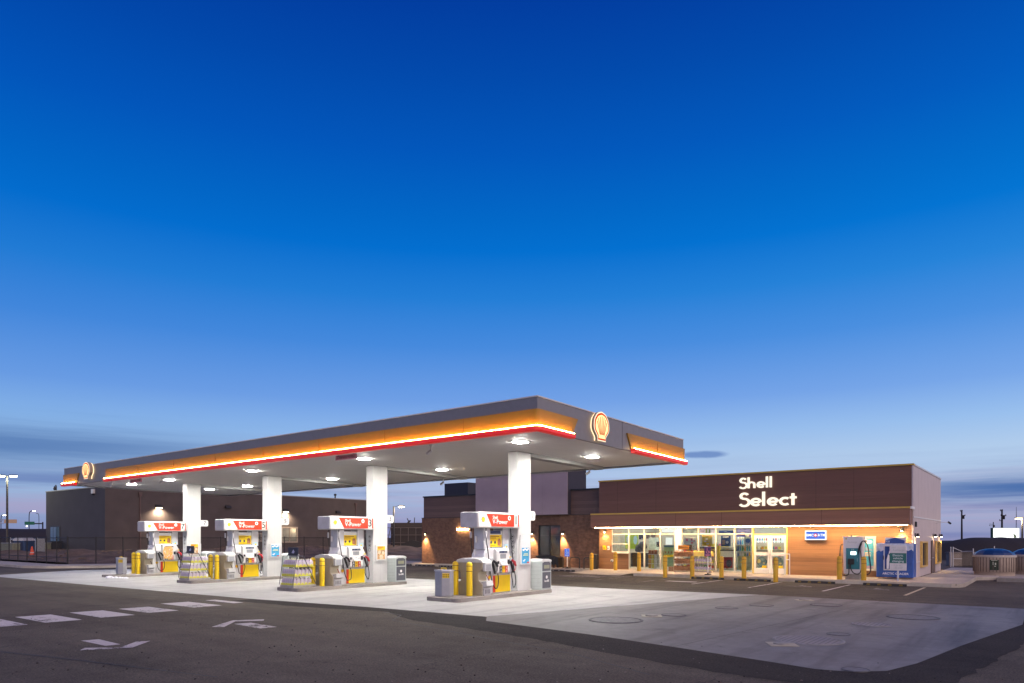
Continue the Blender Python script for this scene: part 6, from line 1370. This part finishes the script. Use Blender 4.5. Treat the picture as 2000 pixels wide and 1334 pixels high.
z0, z1 = hgt(1025,180), hgt(1018.8,180); mb = MB(); mb.box(-1.25,1.25,-.1,0,z0,z1); mb.build('sign_panel', mat('road_green',(.01,.10,.06),.5,emit=.03,ecol=(.05,.7,.4)), t)
mb = MB(); mb.box(1.25,3.3,-.1,.1,z0+.15,z0+.45).box(3.2,3.45,-.1,.1,0,z1-.1); mb.build('arm', DARK, t); mb = MB(); mb.lathe([(0,-.2),(.2,0),(0,.2)], -.6, -.2, z0-.35, 8); mb.build('lamp', glow('gantry_glow',(1,.8,.5),6), t)

# dark shed with frames behind the waste bins
x, y = bear(797, 84); t = thing('dark_shed','large dark shed with racks and frames right of column 3','shed',(x,y,0), R(TH))
z1 = hgt(1021,84); mb = MB(); mb.box(-2.05,2.4,0,6,0,z1); mb.build('wall', mat('shed_dark',(.028,.022,.026),.85,var=.2), t)
mb = MB()
for i in range(6): mb.bar((-2.6+i*.9,-.5,.3),(-2.6+i*.9,-.5,z1-.55),.05)
for z in (z1*.35,z1*.6,z1-.6): mb.bar((-2.6,-.5,z),(2.2,-.5,z),.05)
mb.bar((-2.6,-.5,.2),(-2.0,-.3,z1-.5),.08); mb.build('rack_frame', mat('rack_grey',(.10,.08,.085),.6), t)
mb = MB(); mb.tube([(.0,1,z1),(-.25,1,z1+.55)], .06, 6); mb.tube([(.6,1,z1),(.65,1,z1+.65)], .05, 6); mb.tube([(-.2,1,z1),(.15,1,z1+.3)], .1, 6); mb.build('roof_aerials', DARK, t)
mb = MB(); mb.prism([(-1.2,.2),(2.2,.2),(2.0,1.2),(.6,1.6),(-.6,1.1)], 'y', -1.2, -.7); mb.build('stacked_goods', mat('dark_goods',(.012,.012,.018),.8), t)

# ------------------------------------------------------------------ right edge: bins, gate, poles, billboard
def round_bin(px, d, lb):
    x, y = bear(px, d); t = thing('semi_buried_bin', lb, 'waste container', (x,y,.13)); r = .84
    mb = MB(); mb.lathe([(r*.96,0),(r*.96,.16),(r,.17),(r,.86)], n=40); mb.build('drum', custom('bin_slats_%d' % px, (lambda tt, b: None), .55) if False else mat('bin_slat_beige',(.42,.34,.28),.6,var=.08), t)
    mb = MB()
    for i in range(40):
        a = 2*math.pi*i/40; mb.box(-.012,.012,-.010,.010,.18,.84); v = mb.v[-8:]; mb.v[-8:] = [((r+.004)*math.cos(a)+p[0]*-math.sin(a)+p[1]*math.cos(a), (r+.004)*math.sin(a)+p[0]*math.cos(a)+p[1]*math.sin(a), p[2]) for p in v]
    mb.build('slat_gaps', mat('slat_gap',(.12,.09,.075),.8), t)
    mb = MB(); mb.lathe([(r*1.03,.84),(r*1.04,.92),(r*1.0,.95)], n=40); mb.build('collar', mat('bin_collar',(.40,.36,.32),.5), t)
    mb = MB(); mb.lathe([(r*1.0,.95),(r*.92,1.04),(r*.7,1.16),(r*.4,1.23),(0,1.25)], n=12, smooth=False); mb.build('lid', mat('bin_lid_blue',(.015,.05,.16),.3,var=.35,vscale=1.3), t)
    mb = MB(); a = math.atan2(-y,-x); cx, cy = r*math.cos(a), r*math.sin(a); ux, uy = -math.sin(a), math.cos(a)
    mb.add([(cx*1.012+ux*q, cy*1.012+uy*q, z) for q, z in ((-.17,.26),(.17,.26),(.17,.74),(-.17,.74))], [(0,1,2,3)]); p = mb.build('sign_plate', mat('dark_green_plate',(.015,.03,.015),.5), t)
    mb = MB()
    for q0,q1,za,zb in ((-.06,-.035,.5,.64),(0,.06,.42,.46),(.02,.07,.5,.6),(-.12,.12,.70,.725)): mb.add([(cx*1.016+ux*q, cy*1.016+uy*q, z) for q, z in ((q0,za),(q1,za),(q1,zb),(q0,zb))], [(0,1,2,3)])
    mb.build('plate_marks', mat('pale_marks',(.5,.55,.45),.5), p)
    mb = MB(); mb.tube([(0,0,1.24),(0,0,1.36)], .025, 6); mb.build('lid_ring', LGREY, t)
round_bin(1942, 33.2, 'large round slatted waste container with a blue lid, nearer the shop'); round_bin(2016, 34.0, 'round slatted waste container cut off by the right edge of the picture')
def gate():
    x, y = bear(1857, 43); t = thing('mesh_gate','tall grey mesh gate enclosure beside the pale flank of the shop','gate',(x,y,.1), R(TH-20)); h = hgt(1068,43)-.1
    for a in (0,.12): mb = MB(); mb.tube([(a,0,0),(a,0,h)], .03, 8); mb.build('post', LGREY, t)
    mb = MB(); mb.tube([(.12,0,h-.05),(.62,.15,h-.28)], .02, 6); mb.tube([(.12,0,.5),(.62,.15,.5)], .02, 6); mb.tube([(.62,.15,h-.28),(1.15,-.1,h-.26)], .02, 6); mb.tube([(1.15,-.1,0),(1.15,-.1,h-.1)], .03, 8); mb.build('rail', LGREY, t)
    mb = MB(); mb.add([(.12,0,.05),(.62,.15,.05),(.62,.15,h-.28),(.12,0,h-.05)], [(0,1,2,3)]); mb.build('wire_mesh', CHAIN, t)
    mb = MB(); mb.add([(.62,.15,.0),(1.15,-.1,.0),(1.15,-.1,h-.26),(.62,.15,h-.28)], [(0,1,2,3)]); mb.build('slatted_mesh', CHAIN2, t)
gate()
x, y = bear(1884, 47); mb = MB()
t = thing('rubble_wall','low pale block wall behind the mesh gate','wall',(x,y,0), R(TH)); mb.box(-1.0,2.0,0,.4,0,.85); mb.build('blocks', mat('pale_blocks',(.30,.25,.21),.8,var=.2,vscale=2), t, bevel=.03); mb = MB(); mb.box(-1.03,2.03,-.03,.43,.85,.92); mb.build('cap', mat('block_cap',(.24,.2,.18),.8), t)
def pole(px, d, py, lb, arms):
    x, y = bear(px, d); h = hgt(py, d); t = thing('utility_pole', lb, 'utility pole', (x,y,0), R(TH)); mb = MB(); mb.tube([(0,0,0),(0,0,h)], [.16,.10], 8); mb.build('pole', mat('pole_wood',(.018,.014,.018),.9), t)
    mb = MB()
    for z, a, b in arms:
        mb.bar((a,0,h-z),(b,0,h-z),.07); mb.lathe([(.05,0),(.05,.2),(0,.22)], b*.9, 0, h-z, 6); mb.lathe([(.05,0),(.05,.2),(0,.22)], a*.9, 0, h-z, 6)
    mb.lathe([(.13,-.3),(.13,.3)], .28, 0, h-1.1, 8); mb.bar((0,0,h-1.1),(.28,0,h-1.1),.06).bar((0,0,h-.2),(0,0,h-1.7),.10); mb.build('crossarm', mat('pole_wood',(.018,.014,.018),.9), t)
pole(1878.5, 110, 996, 'tall dark utility pole left of the billboard', ((.2,-.25,.1),(.9,-.1,.55)))
pole(1957, 100, 995, 'tall dark utility pole crossing before the billboard', ((.2,-.25,.1),(.9,-.15,.6),(1.6,-.35,.1)))
pole(1940, 190, 1019.5, 'distant small utility pole behind the billboard left edge', ((.6,-1.0,.1),(1.0,-1.1,.1)))
x, y = bear(1985, 240); t = thing('radio_mast','thin lattice radio mast above the billboard','mast',(x,y,0), R(TH)); hm = hgt(990,240); mb = MB(); mb.tube([(-.2,0,0),(0,0,hm)], .05, 5); mb.tube([(.2,0,0),(0,0,hm)], .05, 5); mb.build('lattice', mat('mast_dark',(.05,.05,.09),.6), t); mb = MB()
for i in range(8): mb.bar((-.2*(1-i/8),0,hm*i/8),(.2*(1-i/8),0,hm*i/8+.5),.03)
mb.build('bracing', mat('mast_dark',(.05,.05,.09),.6), t)
x, y = bear(1965, 90); t = thing('billboard','bright white lit billboard with faint lettering on the dark mound','billboard',(x,y,0), R(TH)); z0, z1 = hgt(1052,90), hgt(1031,90)
mb = MB(); mb.box(-1.75,1.70,0,.35,z0,z1); mb.build('cabinet', mat('billboard_case',(.02,.06,.04),.6), t); mb = MB(); mb.box(-1.62,1.66,-.03,-.001,z0+.06,z1-.03); fc = mb.build('lit_face', glow('billboard_white',(.97,1,.98),1.6), t)
text('R  E  S  C  U  E', .42, (-.1,-.035,(z0+z1)/2+.25), '-y', mat('faint_ink',(.25,.25,.30),.6,emit=.5,ecol=(.75,.75,.8)), fc, ext=.001)
mb = MB(); mb.prism([(1.0,z0+.1),(1.3,z0+.15),(1.25,z0+.4),(1.05,z0+.55),(.85,z0+.75),(.95,z0+.4)], 'y', -.036, -.032); mb.build('bird_print', mat('bird_green',(.15,.25,.12),.6,var=.6,vscale=8), fc)
mb = MB(); mb.bar((-1.2,.2,0),(-1.2,.2,z0),.14).bar((1.2,.2,0),(1.2,.2,z0),.14); mb.build('legs', DARK, t)

# ------------------------------------------------------------------ bookkeeping: nothing left untagged
for o in list(S.objects):
    if o.type == 'MESH' and o.parent is None and 'label' not in o and 'kind' not in o: o['kind'] = 'structure'
    if o.type == 'MESH' and not o.data.polygons: bpy.data.objects.remove(o)
